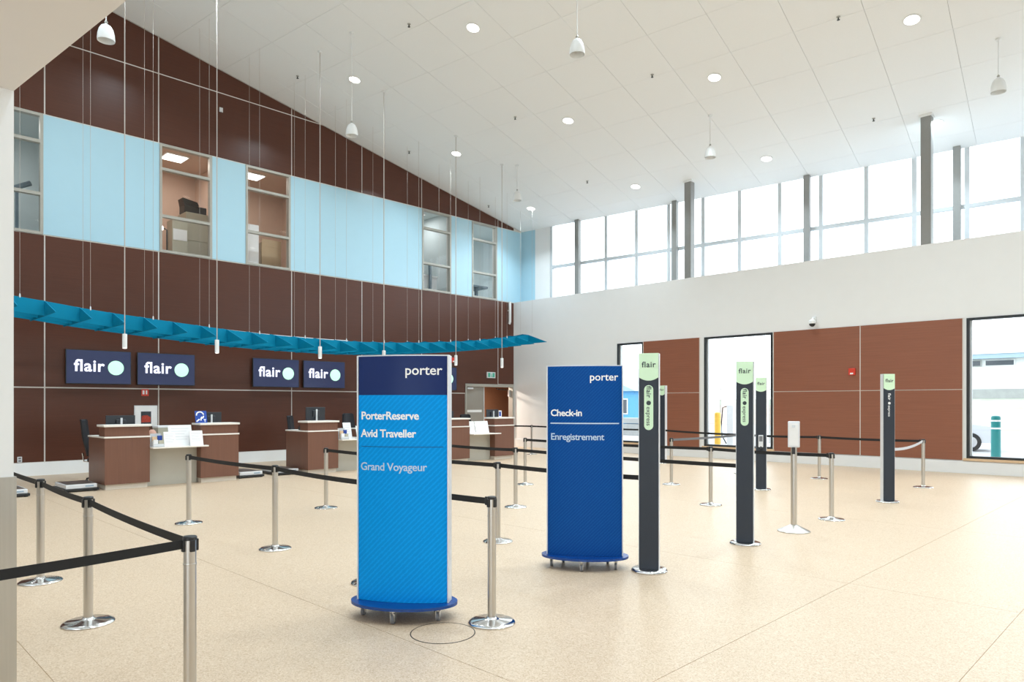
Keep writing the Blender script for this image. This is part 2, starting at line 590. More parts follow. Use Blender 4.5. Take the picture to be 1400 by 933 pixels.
tr = MB()
for x in (5.94, 7.98, 10.30, 12.61, 14.90, 17.15, 19.35, 21.55):
    tr.box(x - 0.012, x + 0.012, -0.024, -0.0, 0.30, 3.67)
for x0, x1 in PX:
    tr.box(x0, x1, -0.022, -0.0, 1.968, 1.992)
struct(tr.build('trim_1', 'joint_metal'))
for wi, (x0, x1) in enumerate(WX):
    w = struct(empty('window_%d' % (wi + 6), ((x0 + x1) / 2, 0, WZ0)))
    h, L, f = WZ1 - WZ0, (x1 - x0) / 2, 0.055
    MB().box(-L, -L + f, -0.02, 0.14, 0, h).box(L - f, L, -0.02, 0.14, 0, h).box(-L + f, L - f, -0.02, 0.14, 0, f).box(-L + f, L - f, -0.02, 0.14, h - f, h).build('frame', 'frame_black', w)
    MB().box(-L + f, -L + f + 0.04, 0.06, 0.12, f, h - f).box(L - f - 0.04, L - f, 0.06, 0.12, f, h - f).build('stop', 'mullion', w)
    MB().box(-L + f, L - f, 0.08, 0.088, f, h - f).build('pane', 'glass', w)
    MB().box(-L - 0.06, L + 0.06, -0.05, -0.0, -0.06, -0.0).build('sill', 'sill_tan', w)

# clerestory
DW = 0.42
def cl(a, d):
    return AD(a, d)
def clbox(mb, aa, ab, da, db, z0, z1):
    p = [cl(aa, da), cl(ab, da), cl(ab, db), cl(aa, db)]
    return mb.prism(p, z0, z1, 'z')
def ctop(a, d=DW):
    x, y = AD(a, d)
    return zc(x, y)
cw = struct(empty('window_10'))
MA = [2.62, 3.83, 5.05, 6.26, 7.47, 8.67, 9.90, 11.08, 12.29, 13.48, 14.69, 15.87, 17.08, 18.29, 19.5, 20.7, 21.9, 23.1, 24.3]
for a in MA:
    m = clbox(MB(), a - 0.055, a + 0.055, DW, DW + 0.14, ZL, ctop(a) + 0.05)
    m.build('mullion', 'mullion', cw)
ae = [1.51] + MA
clbox(MB(), 1.40, 1.51, DW, DW + 0.14, ZL, ctop(1.45) + 0.05).build('mullion', 'mullion', cw)
for k in range(len(ae) - 1):
    lo, hi = ae[k] + (0.055 if k else 0), ae[k + 1] - 0.055
    clbox(MB(), lo, hi, DW + 0.01, DW + 0.13, 6.755, 6.855).build('transom', 'mullion', cw)
    clbox(MB(), lo, hi, DW + 0.01, DW + 0.13, ZL, ZL + 0.08).build('transom', 'mullion', cw)
    clbox(MB(), lo, hi, DW + 0.06, DW + 0.068, ZL + 0.08, 6.755).build('pane', 'glass', cw)
    clbox(MB(), lo, hi, DW + 0.06, DW + 0.068, 6.855, ctop((lo + hi) / 2) + 0.05).build('pane', 'glass', cw)
pj = clbox(MB(), 0.72, 1.40, DW - 0.02, DW + 0.3, ZL, ctop(1.1) + 0.05)
struct(pj.build('wall_jamb', 'wall_white'))
bj = clbox(MB(), -0.2, 0.72, DW - 0.005, DW + 0.28, ZL, ctop(0.3) + 0.05)
struct(bj.build('wall_return', 'blue_panel'))
for k, a in enumerate((2.72, 6.55, 10.735, 14.48, 18.4)):
    m = clbox(MB(), a - 0.085, a + 0.085, DW - 0.2, DW - 0.03, ZL, ctop(a, DW - 0.1) + 0.01)
    struct(m.build('trim_%d' % (k + 2), 'column_grey'))
# free-standing steel columns on the ledge
for (x, y, lab) in ((7.547, 0.12, 'grey square steel column rising from white wall to ceiling, nearer the corner'),
                    (14.11, 0.12, 'grey square steel column rising from white wall to ceiling, right of the first')):
    t = thing('steel_column', lab, 'column', (x, y, ZL), 0, 'steel columns on the white wall')
    q = 0.115
    hh = zc(x, y) - ZL
    MB().box(-q, q, -q, q, 0, hh + 0.02, 0.012).build('shaft', 'column_grey', t)
    MB().box(-q - 0.035, q + 0.035, -q - 0.035, q + 0.035, hh - 0.03, hh + 0.03).build('ceiling_collar', 'ceiling_white', t)

# ------------------------------------------------------------------ near pier, soffit and bulkhead
ed = Vector((14.16, -18.451, 0)).dot(eD)
ea = Vector((14.16, -18.451, 0)).dot(eA)
struct(MB().prism([cl(ea - 0.4, ed), cl(30, ed), cl(30, -26), cl(ea - 0.4, -26)], 3.433, 3.9, 'z').build('soffit_entrance', 'soffit_cream'))
wn = struct(MB().box(13.78, 14.16, -22.0, -18.451, 0, 3.433).build('wall_pier', 'wall_white'))
MB().box(13.765, 14.172, -22.0, -18.439, 0, 1.233).build('steel_cladding', 'steel_clad', wn)
bk = [cl(ea - 14, ed - 0.05), cl(30, ed - 0.05), cl(30, ed - 0.35), cl(ea - 14, ed - 0.35)]
struct(MB().prism(bk, 3.9, 12.6, 'z').build('wall_bulkhead', 'wall_white'))

# the hall closes behind and right of the viewer; a glazed entrance stays open behind
struct(MB().box(27.0, 27.3, -26, 0.3, 0, 9.5).prism([(-26, 9.5), (0.3, 9.5), (-26, 14.2)], 27.0, 27.3, 'x').build('wall_side', 'wall_white'))
struct(MB().box(-0.25, 13.3, -26, -25.7, 0, 13.6).box(13.3, 17.0, -26, -25.7, 0, 3.9).box(25.0, 27.0, -26, -25.7, 0, 3.9).box(17.0, 25.0, -26, -25.7, 2.9, 3.9).build('wall_back', 'wall_white'))

# ------------------------------------------------------------------ ceiling fittings
def place_c(a, d):
    x, y = AD(a, d)
    return (x, y, zc(x, y))
tilt = Matrix.Rotation(math.atan(0.2010), 4, 'X')
DLAB = {(6.052, -9.215): 'round recessed downlight at the top of the picture near a long white pendant', (1.864, -9.228): 'round recessed downlight behind the pendant left of centre',
        (14.267, -5.094): 'round recessed downlight at the upper right, largest of all', (10.126, -5.131): 'round recessed downlight above the middle steel-column bay',
        (5.953, -5.153): 'round recessed downlight in the middle of the ceiling', (1.788, -5.18): 'round recessed downlight near the sloping top of the wood wall',
        (10.017, -1.102): 'round recessed downlight above the clerestory mid span', (5.852, -1.117): 'round recessed downlight left of the first steel column',
        (1.682, -1.149): 'round recessed downlight nearest the far corner', (14.184, -1.079): 'round recessed downlight beside the right-hand steel column'}
LAMP_W = 44.0
def lamp_light(t):
    ld = bpy.data.lights.new('lamp', 'AREA')
    ld.shape = 'DISK'
    ld.size = 0.26
    ld.spread = math.radians(130)
    ld.energy = LAMP_W
    ld.color = (0.785, 0.92, 1.0)
    lo = bpy.data.objects.new('lamp', ld)
    COL.objects.link(lo)
    lo.parent = t
    lo.location = (0, 0, -0.03)
for a_ in (1.8, 5.95, 10.1, 14.2, 18.3, 22.4):  # extra unseen downlights carry the grid on, added to light the hall
    for d_ in (-1.1, -5.15, -9.22, -13.3, -17.4):
        if not any(abs(a_ - q[0]) < 0.5 and abs(d_ - q[1]) < 0.5 for q in DLAB):
            DLAB[(a_, d_)] = 'round recessed downlight of the ceiling grid beyond the picture edge'
dl0 = None
for (a, d), lab in DLAB.items():
    if dl0 is None:
        t = thing('downlight', lab, 'light', (0, 0, 0), 0, 'recessed ceiling downlights')
        MB().lathe([(0.17, -0.001), (0.17, -0.012), (0.145, -0.014), (0.14, -0.004)], seg=28).build('trim_ring', 'lamp_white', t, True)
        MB().lathe([(0.138, -0.015), (0.138, -0.005)], seg=28).build('lens', 'lens', t)
        dl0 = t
    else:
        t = copy_tree(dl0)
        t['label'] = lab
    t.location = place_c(a, d)
    t.rotation_euler = (-math.atan(0.2010), 0, 0)
    lamp_light(t)
SP = [((4.793, -10.023), 'tiny dark sprinkler head at the top of the ceiling left of centre'), ((0.538, -10.075), 'tiny dark sprinkler head closest to the top of the wood wall'),
      ((0.463, -5.932), 'tiny dark sprinkler head near the wood wall mid slope'), ((4.718, -5.945), 'tiny dark sprinkler head left of the middle downlight'),
      ((8.878, -5.89), 'tiny dark sprinkler head right of the large hanging bell lamp'), ((4.615, -2.048), 'tiny dark sprinkler head left of the clerestory downlight'),
      ((13.055, -5.84), 'tiny dark sprinkler head left of the largest downlight'), ((12.936, -1.892), 'tiny dark sprinkler head left of the right-hand steel column'),
      ((0.364, -1.941), 'tiny dark sprinkler head nearest the far corner')]
sp0 = None
for (a, d), lab in SP:
    if sp0 is None:
        t = thing('sprinkler', lab, 'sprinkler', (0, 0, 0), 0, 'ceiling sprinkler heads')
        MB().lathe([(0.04, 0.0), (0.036, -0.012), (0.014, -0.02)], seg=12).build('escutcheon', 'frame_grey', t)
        MB().lathe([(0.013, -0.015), (0.013, -0.06), (0.03, -0.062), (0.03, -0.07)], seg=10).build('head', 'frame_black', t)
        sp0 = t
    else:
        t = copy_tree(sp0)
        t['label'] = lab
    t.location = place_c(a, d)
# white bell pendants
def cam_ray(u, v, dep):
    s, c = math.sin(math.radians(44.7)), math.cos(math.radians(44.7))
    x, y = (u - 700) / 960 * dep, dep
    return (18.994 + x * c - y * s, -19.298 + x * s + y * c, 1.65 - (v - 552) / 960 * dep)
BP = [((4.451, -10.051), 'white bell pendant hanging left of centre against the ceiling'), ((15.943, -1.98), 'white bell pendant at the right edge of the ceiling'),
      ((9.793, -2.656), 'white bell pendant left of the middle downlight above the clerestory'), ((3.521, -3.432), 'small far white bell pendant above the last upper windows'),
      ((10.77, -9.287), 'large white bell pendant at the top middle of the picture'), ((5.169, -15.524), 'large white bell pendant at the top left against dark wood')]
bp0 = None
for (x, y), lab in BP:
    t = thing('bell_pendant', lab, 'lamp', (x, y, 8.06), 0, 'white bell pendants')
    hc = zc(x, y) - 8.06
    if bp0 is None:
        prof = [(0.14, 0.0), (0.143, 0.03), (0.135, 0.12), (0.115, 0.2), (0.08, 0.26), (0.035, 0.29), (0.02, 0.3), (0.02, 0.31), (0.015, 0.31)]
        inner = [(0.01, 0.27), (0.07, 0.245), (0.105, 0.19), (0.125, 0.11), (0.132, 0.02), (0.14, 0.0)]
        vs = MB()
        vs.lathe(prof, seg=28)
        vs.f.pop(-2)
        k = MB().lathe(inner, seg=28)
        k.f.pop(-1)
        vs.add(k.v, k.f)
        bp0 = (vs.mesh('shade', 'lamp_white', True), MB().lathe([(0.012, 0.31), (0.03, 0.33), (0.012, 0.36)], seg=12).mesh('ferrule', 'frame_grey'),
               MB().lathe([(0.045, 0.2), (0.06, 0.14), (0.045, 0.09), (0.02, 0.07)], seg=16).mesh('bulb', 'lamp_white', True))
    for nm, me in zip(('shade', 'ferrule', 'bulb'), bp0):
        o = bpy.data.objects.new(nm, me)
        COL.objects.link(o)
        o.parent = t
    MB().tube([(0, 0, 0.35), (0, 0, hc)], 0.011, 8).build('cord', 'lamp_white', t)
    MB().lathe([(0.05, hc - 0.03), (0.05, hc + 0.005)], seg=14).build('ceiling_rose', 'lamp_white', t)

# ------------------------------------------------------------------ blue wing-shaped fin canopy over the desks
ZP = [(-17.2, 3.62), (-16.4, 3.53), (-15.7, 3.46), (-15.08, 3.385), (-14.45, 3.33), (-13.8, 3.285), (-13.2, 3.24), (-12.5, 3.195), (-11.9, 3.155), (-11.3, 3.13),
      (-10.6, 3.105), (-9.9, 3.095), (-9.3, 3.09), (-8.75, 3.088), (-8.15, 3.097), (-7.5, 3.12), (-7.0, 3.145), (-6.4, 3.18), (-5.6, 3.24), (-4.4, 3.34),
      (-3.8, 3.40), (-3.2, 3.47), (-2.2, 3.61), (-1.19, 3.776)]
def zcan(y):
    for (ya, za), (yb, zb) in zip(ZP, ZP[1:]):
        if y <= yb:
            return za + (zb - za) * (y - ya) / (yb - ya)
    return ZP[-1][1]
can = thing('fin_canopy', 'turquoise blue winged canopy of crossed fins hanging on wires above the check-in desks', 'canopy', (0, 0, 0))
NY = 26
FY = [-17.03 + 0.634 * k for k in range(NY)]
def topz(x):                 # airfoil top edge over the flat bottom
    pts = [(0.55, 0.02), (0.85, 0.17), (1.3, 0.33), (1.6, 0.36), (1.88, 0.31), (2.75, 0.01)]
    for (xa, za), (xb, zb) in zip(pts, pts[1:]):
        if x <= xb:
            return za + (zb - za) * (x - xa) / (xb - xa)
    return 0.0
for k, y in enumerate(FY):
    z = zcan(y)
    pf = [(0.55, z), (2.75, z), (2.75, z + 0.012), (1.88, z + 0.31), (1.6, z + 0.355), (1.3, z + 0.33), (0.85, z + 0.17), (0.55, z + 0.02)]
    MB().prism([(px_, pz_) for px_, pz_ in pf], y - 0.009, y + 0.009, 'y').build('cross_fin', 'canopy_blue', can)
for x in (1.88, 1.3, 0.85):
    hz = topz(x)
    mb = MB()
    n = NY * 2 - 1
    vs, fs = [], []
    for i in range(n):
        y = FY[0] + (FY[-1] - FY[0]) * i / (n - 1)
        z = zcan(y)
        for xx in (x - 0.009, x + 0.009):
            vs += [(xx, y, z - 0.004), (xx, y, z + hz - 0.002)]
    for i in range(n - 1):
        b, c = 4 * i, 4 * i + 4
        fs += [(b, b + 1, c + 1, c), (b + 2, c + 2, c + 3, b + 3), (b + 1, b + 3, c + 3, c + 1), (b, c, c + 2, b + 2)]
    fs += [(0, 2, 3, 1), (4 * n - 4, 4 * n - 3, 4 * n - 1, 4 * n - 2)]
    mb.add(vs, fs)
    mb.build('long_fin', 'canopy_blue', can)
MB().tube([(1.33, y, zcan(y) + 0.37) for y in [-13.6 + 0.45 * i for i in range(13)]], 0.012, 6).build('light_strip', 'lamp_white', can)
for k in range(1, NY, 2):
    y = FY[k] + 0.2
    for x in (1.88, 1.3):
        z = zcan(y) + topz(x)
        MB().tube([(x, y, z - 0.01), (x, y, zc(x, y))], 0.003, 6).build('suspension_wire', 'wire', can)
        MB().lathe([(0.012, -0.02), (0.016, 0.0), (0.012, 0.05), (0.004, 0.07)], c=(x, y, z), seg=8).build('wire_clamp', 'lamp_white', can)

# cylinder pendants over the counters
CPN = [(-14.62, 'slim white cylinder pendant over the left end of the nearest desk'), (-12.72, 'slim white cylinder pendant between first and second pair of screens'),
       (-10.13, 'slim white cylinder pendant below the canopy at the third screen'), (-8.2, 'slim white cylinder pendant just above the azure sign'),
       (-5.63, 'slim white cylinder pendant right of the azure sign top'), (-3.71, 'slim white cylinder pendant nearest the double door')]
for k, (y, lab) in enumerate(CPN):
    t = thing('cylinder_pendant', lab, 'lamp', (3.12, y, 2.79), 0, 'cylinder pendants over the desks')
    MB().lathe([(0.042, 0.0), (0.046, 0.004), (0.046, 0.29), (0.04, 0.297), (0.012, 0.3)], seg=18).build('cylinder', 'lamp_white', t, True)
    MB().lathe([(0.036, -0.003), (0.036, 0.001)], seg=16).build('lens', 'lens', t)
    MB().tube([(0, 0, 0.295), (0, 0, zc(3.12, y) - 2.79)], 0.010, 8).build('cable', 'wire', t)
    hc = zc(3.12, y) - 2.79
    MB().lathe([(0.05, hc - 0.03), (0.05, hc + 0.005)], seg=14).build('ceiling_rose', 'lamp_white', t)

# ------------------------------------------------------------------ belt stanchions
def make_stanchion():
    t = empty('belt_stanchion')
    MB().lathe([(0.176, 0.0), (0.178, 0.008), (0.172, 0.016), (0.150, 0.024), (0.06, 0.032), (0.042, 0.04), (0.036, 0.05)], seg=40).build('base', 'chrome', t, True)
    MB().lathe([(0.032, 0.035), (0.032, 0.936)], seg=24).build('post', 'steel', t, True)
    MB().lathe([(0.0335, 0.80), (0.0345, 0.803), (0.0345, 0.808), (0.0335, 0.81)], seg=24).build('collar', 'steel', t, True)
    MB().lathe([(0.033, 0.93), (0.035, 0.932), (0.035, 0.946), (0.031, 0.951), (0.02, 0.953)], seg=24).build('cap', 'black_plastic', t, True)
    for k in range(4):
        M = Matrix.Rotation(k * PI / 2, 4, 'Z')
        MB(M).box(0.028, 0.042, -0.013, 0.013, 0.872, 0.934, 0.003).build('belt_slot', 'black_plastic', t)
    return t
ST = {
 'S1': (15.18, -17.86, 'nearest brushed steel stanchion, its base below the picture edge'),
 'S0': (15.38, -20.1, 'steel stanchion past the left picture edge holding the nearest black belt'),
 'S2': (13.03, -17.79, 'steel stanchion second from the nearest, on a broad round base at lower left'),
 'S3': (11.33, -17.75, 'steel stanchion beside the white pier at the far left'),
 'S4': (9.04, -15.56, 'steel stanchion standing in front of the nearest desk'),
 'S5': (11.49, -15.53, 'steel stanchion midway between nearest desk and azure sign'),
 'S6': (9.12, -13.49, 'steel stanchion in front of the middle desk, left of the azure sign'),
 'S7': (13.52, -15.62, 'steel stanchion mostly hidden behind the azure sign, only its base edge showing'),
 'S8': (15.17, -15.65, 'steel stanchion right beside the azure sign on a blue-reflecting round base'),
 'S9': (12.98, -13.46, 'steel stanchion directly behind the one beside the azure sign'),
 'S10': (11.19, -11.33, 'steel stanchion third back in the aisle between the two blue signs'),
 'S10b': (9.1, -11.25, 'steel stanchion hidden behind the azure sign at the end of a belt'),
 'S11': (9.15, -8.97, 'steel stanchion fourth back, close to the left edge of the royal blue sign'),
 'S12': (3.42, -2.65, 'farthest small steel stanchion near the corner beside the last desk'),
 'S13': (13.27, -8.93, 'steel stanchion between the two tall slate posts with green pills'),
 'S14': (11.26, -6.88, 'steel stanchion right of the nearest slate post holding a grey belt'),
 'S15': (15.21, -9.03, 'steel stanchion just right of the hand sanitizer stand'),
 'S16': (12.96, -3.63, 'steel stanchion against the wood wall behind the sanitizer stand'),
 'S16b': (11.22, -3.77, 'steel stanchion hidden behind the second slate post'),
 'S17': (15.04, -3.84, 'rightmost steel stanchion, holding a sagging white belt'),
}
SROOT = {}
s0 = None
for k, (x, y, lab) in ST.items():
    t = make_stanchion() if s0 is None else copy_tree(s0)
    if s0 is None:
        s0 = t
    t.location = (x, y, 0)
    tag(t, lab, 'stanchion', 'belt stanchions')
    SROOT[k] = t

def belt(owner, p, q, m='belt_black', sag=0.012, drop=0.0):
    """retractable belt from the owner's head to the next post"""
    ox, oy = owner.location.x, owner.location.y
    A, B = Vector((p[0], p[1], 0)), Vector((q[0], q[1], 0))
    d = (B - A).normalized()
    A, B = A + d * 0.042, B - d * 0.05
    nrm = Vector((-d.y, d.x, 0)) * 0.0012
    vs, fs, N = [], [], 12
    for i in range(N + 1):
        s = i / N
        c = A.lerp(B, s)
        z = 0.912 - drop * s - sag * 4 * s * (1 - s)
        for sg in (-1, 1):
            for dz in (-0.024, 0.024):
                w = c + nrm * sg
                vs.append((w.x - ox, w.y - oy, z + dz))
    for i in range(N):
        b, c = 4 * i, 4 * i + 4
        fs += [(b, c, c + 1, b + 1), (b + 2, b + 3, c + 3, c + 2), (b + 1, c + 1, c + 3, b + 3), (b, b + 2, c + 2, c)]
    fs += [(0, 1, 3, 2), (4 * N, 4 * N + 2, 4 * N + 3, 4 * N + 1)]
    o = MB().add(vs, fs).build('belt', m, owner)
    e = B - Vector((ox, oy, 0))
    M = Matrix.Translation((e.x, e.y, 0.912 - drop)) @ Matrix.Rotation(math.atan2(d.y, d.x), 4, 'Z')
    MB(M).box(-0.02, 0.006, -0.008, 0.008, -0.032, 0.032, 0.002).build('belt_clip', 'black_plastic', owner)
    return o

FP = {'F1': (15.09, -13.43), 'F2': (15.14, -11.51), 'F3': (12.94, -6.41), 'F4': (15.2, -6.54), 'F5': (8.35, -2.62)}
def P(k):
    return ST[k][:2] if k in ST else FP[k]
for a, b in (('S1', 'S0'), ('S2', 'S1'), ('S3', 'S2'), ('S4', 'S5'), ('S5', 'S7'), ('S7', 'S8'), ('S6', 'S9'), ('S9', 'F1'), ('S10b', 'S10'), ('S10', 'F2'),
             ('S11', 'S13'), ('S13', 'S15'), ('S12', 'F5'), ('S16b', 'F5'), ('S16b', 'S16'), ('S16', 'S17')):
    belt(SROOT[a], P(a), P(b))
belt(SROOT['S3'], P('S3'), (8.6, -17.7))
belt(SROOT['S12'], P('S12'), (0.06, -2.75))
belt(SROOT['S14'], P('S14'), P('S16b'), 'belt_grey')
belt(SROOT['S17'], P('S17'), P('F4'), 'belt_white', sag=0.06, drop=0.02)

# ------------------------------------------------------------------ slate posts with mint heads
CAMX, CAMY = 18.994, -19.298
def face_cam(x, y, off=0.0):
    """rotation so that local -Y faces the camera, plus an offset"""
    return math.atan2(CAMY - y, CAMX - x) + PI / 2 + off
def arc_head(w, z0, z1, dip, y):
    p = [(-w, z1), (w, z1)]
    for i in range(13):
        s = 1 - 2 * i / 12
        p.append((w * s, z0 - dip * (1 - s * s)))
    return p
def slate_post(key, label, off, style, w=0.094, d=0.055, h=2.14):
    x, y = FP[key]
    t = thing('slate_post', label, 'sign post', (x, y, 0), face_cam(x, y, off), 'slate posts with mint heads')
    MB().lathe([(0.175, 0.0), (0.178, 0.01), (0.172, 0.022), (0.158, 0.03), (0.08, 0.034)], seg=36).build('base', 'chrome', t, True)
    zb = h - 0.235
    MB().box(-w, w, -d, d, 0.03, h, 0.006).build('body', 'post_slate', t)
    MB().box(w - 0.002, w + 0.006, -d * 0.8, d * 0.8, 0.03, h).build('edge_strip', 'alu_white', t)
    MB().box(-w - 0.006, -w + 0.002, -d * 0.8, d * 0.8, 0.03, h).build('edge_strip', 'alu_white', t)
    hd = MB().prism(arc_head(w - 0.001, zb, h + 0.002, 0.032, 0), -d - 0.003, -d + 0.004, 'y').build('mint_head', 'mint', t)
    MB().box(-w + 0.001, w - 0.001, -d + 0.004, d + 0.002, zb + 0.02, h + 0.003).build('mint_cap', 'mint', t)
    text_mb('flair', 0.078, T(0, -d - 0.003, h - 0.135), bold=0.0012, align='CENTER', spacing=1.1).build('lettering', 'slate_ink', t)
    if style in ('pill', 'plain'):
        pz0, pz1, pr = h - 0.75, h - 0.31, 0.044
        if style == 'pill':
            pl = []
            for i in range(13):
                a = PI * i / 12
                pl.append((pr * math.cos(a), pz1 - pr + pr * math.sin(a)))
            for i in range(13):
                a = PI + PI * i / 12
                pl.append((pr * math.cos(a), pz0 + pr + pr * math.sin(a)))
            pill = MB().prism(pl, -d - 0.003, -d + 0.002, 'y').build('mint_pill', 'mint', t)
        ink = 'slate_ink' if style == 'pill' else 'white_ink'
        zmid = (pz0 + pz1) / 2 + 0.045
        R = Matrix.Rotation(PI / 2, 4, 'Y')
        yy = -d - (0.003 if style == 'pill' else 0.001)
        text_mb('flair', 0.066, Matrix.Translation((-0.02, yy, zmid + 0.165)) @ R, bold=0.001, spacing=1.1).build('lettering', ink, t)
        text_mb('express', 0.060, Matrix.Translation((-0.02, yy, zmid - 0.036)) @ R).build('lettering', ink, t)
        dc = [(0.022 * math.cos(2 * PI * i / 20), zmid + 0.022 * math.sin(2 * PI * i / 20)) for i in range(20)]
        MB().prism(dc, yy - 0.002, yy + 0.001, 'y').build('dot', ink, t)
    if style == 'reader':
        MB().box(-0.045, 0.04, -d - 0.05, -d, 0.82, 1.05, 0.006).build('card_reader', 'alu_white', t)
        MB().box(-0.03, 0.03, -d - 0.054, -d - 0.048, 0.93, 1.03).build('reader_screen', 'ink_grey', t)
        MB().tube([(0, -d - 0.04, 0.83), (0.0, -d - 0.06, 0.79), (0.03, -d - 0.03, 0.78)], 0.018, 8).build('reader_handle', 'black_plastic', t)
    return t
slate_post('F1', 'tall slate post with mint head and green pill lettering beside the royal blue sign', math.radians(-6), 'pill')
slate_post('F2', 'tall slate post with mint head and green pill lettering in the centre right', math.radians(-6), 'pill')
slate_post('F3', 'slate post with mint head and a small card reader, before the middle window', math.radians(-3), 'reader')
slate_post('F4', 'slate post with white vertical lettering and no pill, rightmost of the posts', math.radians(30), 'plain', 0.094, 0.052)
slate_post('F5', 'distant slate post almost hidden behind the nearest slate post', math.radians(-40), 'bare')

# ------------------------------------------------------------------ wheeled airline signs
def big_sign(name, label, x, y, rz, W, zt, style):
    t = thing(name, label, 'sign', (x, y, 0), rz, 'wheeled curved signs')
    zb = 0.125
    bulge = 0.06
    half = W / 2
    def bend(xx):
        return -bulge * (1 - (xx / half) ** 2) - 0.035
    # oval base board
    pts = [((half + 0.06) * math.cos(2 * PI * i / 48), 0.26 * math.sin(2 * PI * i / 48)) for i in range(48)]
    b = MB().prism(pts, zb - 0.022, zb, 'z').build('base_board', 'sign_base_blue', t)
    for i, (cx, cy) in enumerate(((-half * 0.88, -0.03), (-0.02, -0.215), (half * 0.82, -0.09), (0.02, 0.2), (-half * 0.6, 0.14), (half * 0.6, 0.14))):
        c = MB().box(cx - 0.02, cx + 0.02, cy - 0.02, cy + 0.02, zb - 0.034, zb - 0.022).tube([(cx, cy, zb - 0.03), (cx, cy, zb - 0.06)], 0.009, 8)
        c.box(cx - 0.017, cx - 0.012, cy - 0.022, cy + 0.02, 0.02, zb - 0.045).box(cx + 0.012, cx + 0.017, cy - 0.022, cy + 0.02, 0.02, zb - 0.045)
        co = c.build('caster', 'chrome', t)
        MB(Matrix.Translation((cx, cy, 0.035)) @ Matrix.Rotation(PI / 2, 4, 'Y')).lathe([(0.035, -0.011), (0.035, 0.011)], seg=18).build('wheel', 'ink_grey', co)
    # body between the two curved faces
    N = 24
    prof = [(-half + W * i / N, bend(-half + W * i / N) + 0.004) for i in range(N + 1)]
    back = [(p[0], -p[1]) for p in prof[::-1]]
    MB().prism(prof + back, zb, zt - 0.006, 'z').build('core', 'alu_white', t)
    for s in (-1, 1):
        MB().box(s * half - 0.006, s * half + 0.006, -0.05, 0.05, zb, zt, 0.003).build('edge_profile', 'alu_white', t)
    MB().prism(prof + back, zt - 0.006, zt + 0.004, 'z').build('top_cap', 'alu_white', t)
    def skin(nm, z0, z1, m):
        vs, fs = [], []
        xs = [-half + 0.007 + (W - 0.014) * i / N for i in range(N + 1)]
        for xx in xs:
            for dy in (0.0, -0.003):
                vs += [(xx, bend(xx) + dy, z0), (xx, bend(xx) + dy, z1)]
        for i in range(N):
            b, c = 4 * i, 4 * i + 4
            fs += [(b + 2, c + 2, c + 3, b + 3), (b, b + 1, c + 1, c), (b + 1, b + 3, c + 3, c + 1), (b, c, c + 2, b + 2)]
        fs += [(0, 2, 3, 1), (4 * N, 4 * N + 1, 4 * N + 3, 4 * N + 2)]
        return MB().add(vs, fs).build(nm, m, t, True)
    def txt(body, size, x0, z, m, bold=0.0, align='LEFT', nm='lettering', spacing=1.0):
        bf = lambda xx: bend(xx + x0)
        return text_mb(body, size, Matrix.Translation((x0, -0.003, z)), bold, align, 0.0018, bf, spacing).build(nm, m, t)
    def rule(z, x0, x1, m, th=0.005):
        vs, fs = [], []
        for i in range(13):
            xx = x0 + (x1 - x0) * i / 12
            vs += [(xx, bend(xx) - 0.0045, z), (xx, bend(xx) - 0.0045, z + th)]
        for i in range(12):
            fs.append((2 * i, 2 * i + 2, 2 * i + 3, 2 * i + 1))
        return MB().add(vs, fs).build('rule', m, t)
    if style == 'azure':
        skin('header_panel', zt - 0.305, zt - 0.006, 'navy')
        skin('face_panel', zb + 0.001, zt - 0.305, 'azure_print')
        txt('porter', 0.106, half - 0.045, zt - 0.15, 'white_ink', 0.0012, 'RIGHT')
        txt('PorterReserve', 0.0845, -half + 0.03, zt - 0.492, 'white_ink', 0.0019, spacing=0.95)
        txt('Avid Traveller', 0.083, -half + 0.03, zt - 0.628, 'white_ink', 0.0019, spacing=0.95)
        rule(zt - 0.705, -half + 0.035, half - 0.035, 'navy', 0.004)
        txt('Grand Voyageur', 0.085, -half + 0.025, zt - 0.885, 'pale_ink', 0.0009, spacing=0.95)
    else:
        skin('face_panel', zb + 0.001, zt - 0.006, 'royal_print')
        txt('porter', 0.106, half - 0.045, zt - 0.15, 'white_ink', 0.0012, 'RIGHT')
        txt('Check-in', 0.093, -half + 0.036, zt - 0.505, 'white_ink', 0.0021, spacing=0.95)
        rule(zt - 0.585, -half + 0.035, half - 0.035, 'pale_ink', 0.012)
        txt('Enregistrement', 0.094, -half + 0.036, zt - 0.745, 'pale_ink', 0.0011, spacing=0.93)
    return t
big_sign('wheeled_sign', 'azure blue curved sign with navy header on a wheeled oval base', 14.555, -16.005, face_cam(14.555, -16.005, math.radians(-17)), 0.722, 2.02, 'azure')
big_sign('wheeled_sign', 'royal blue curved check-in sign on a wheeled oval base', 14.52, -13.73, face_cam(14.52, -13.73, math.radians(-3)), 0.757, 2.03, 'royal')

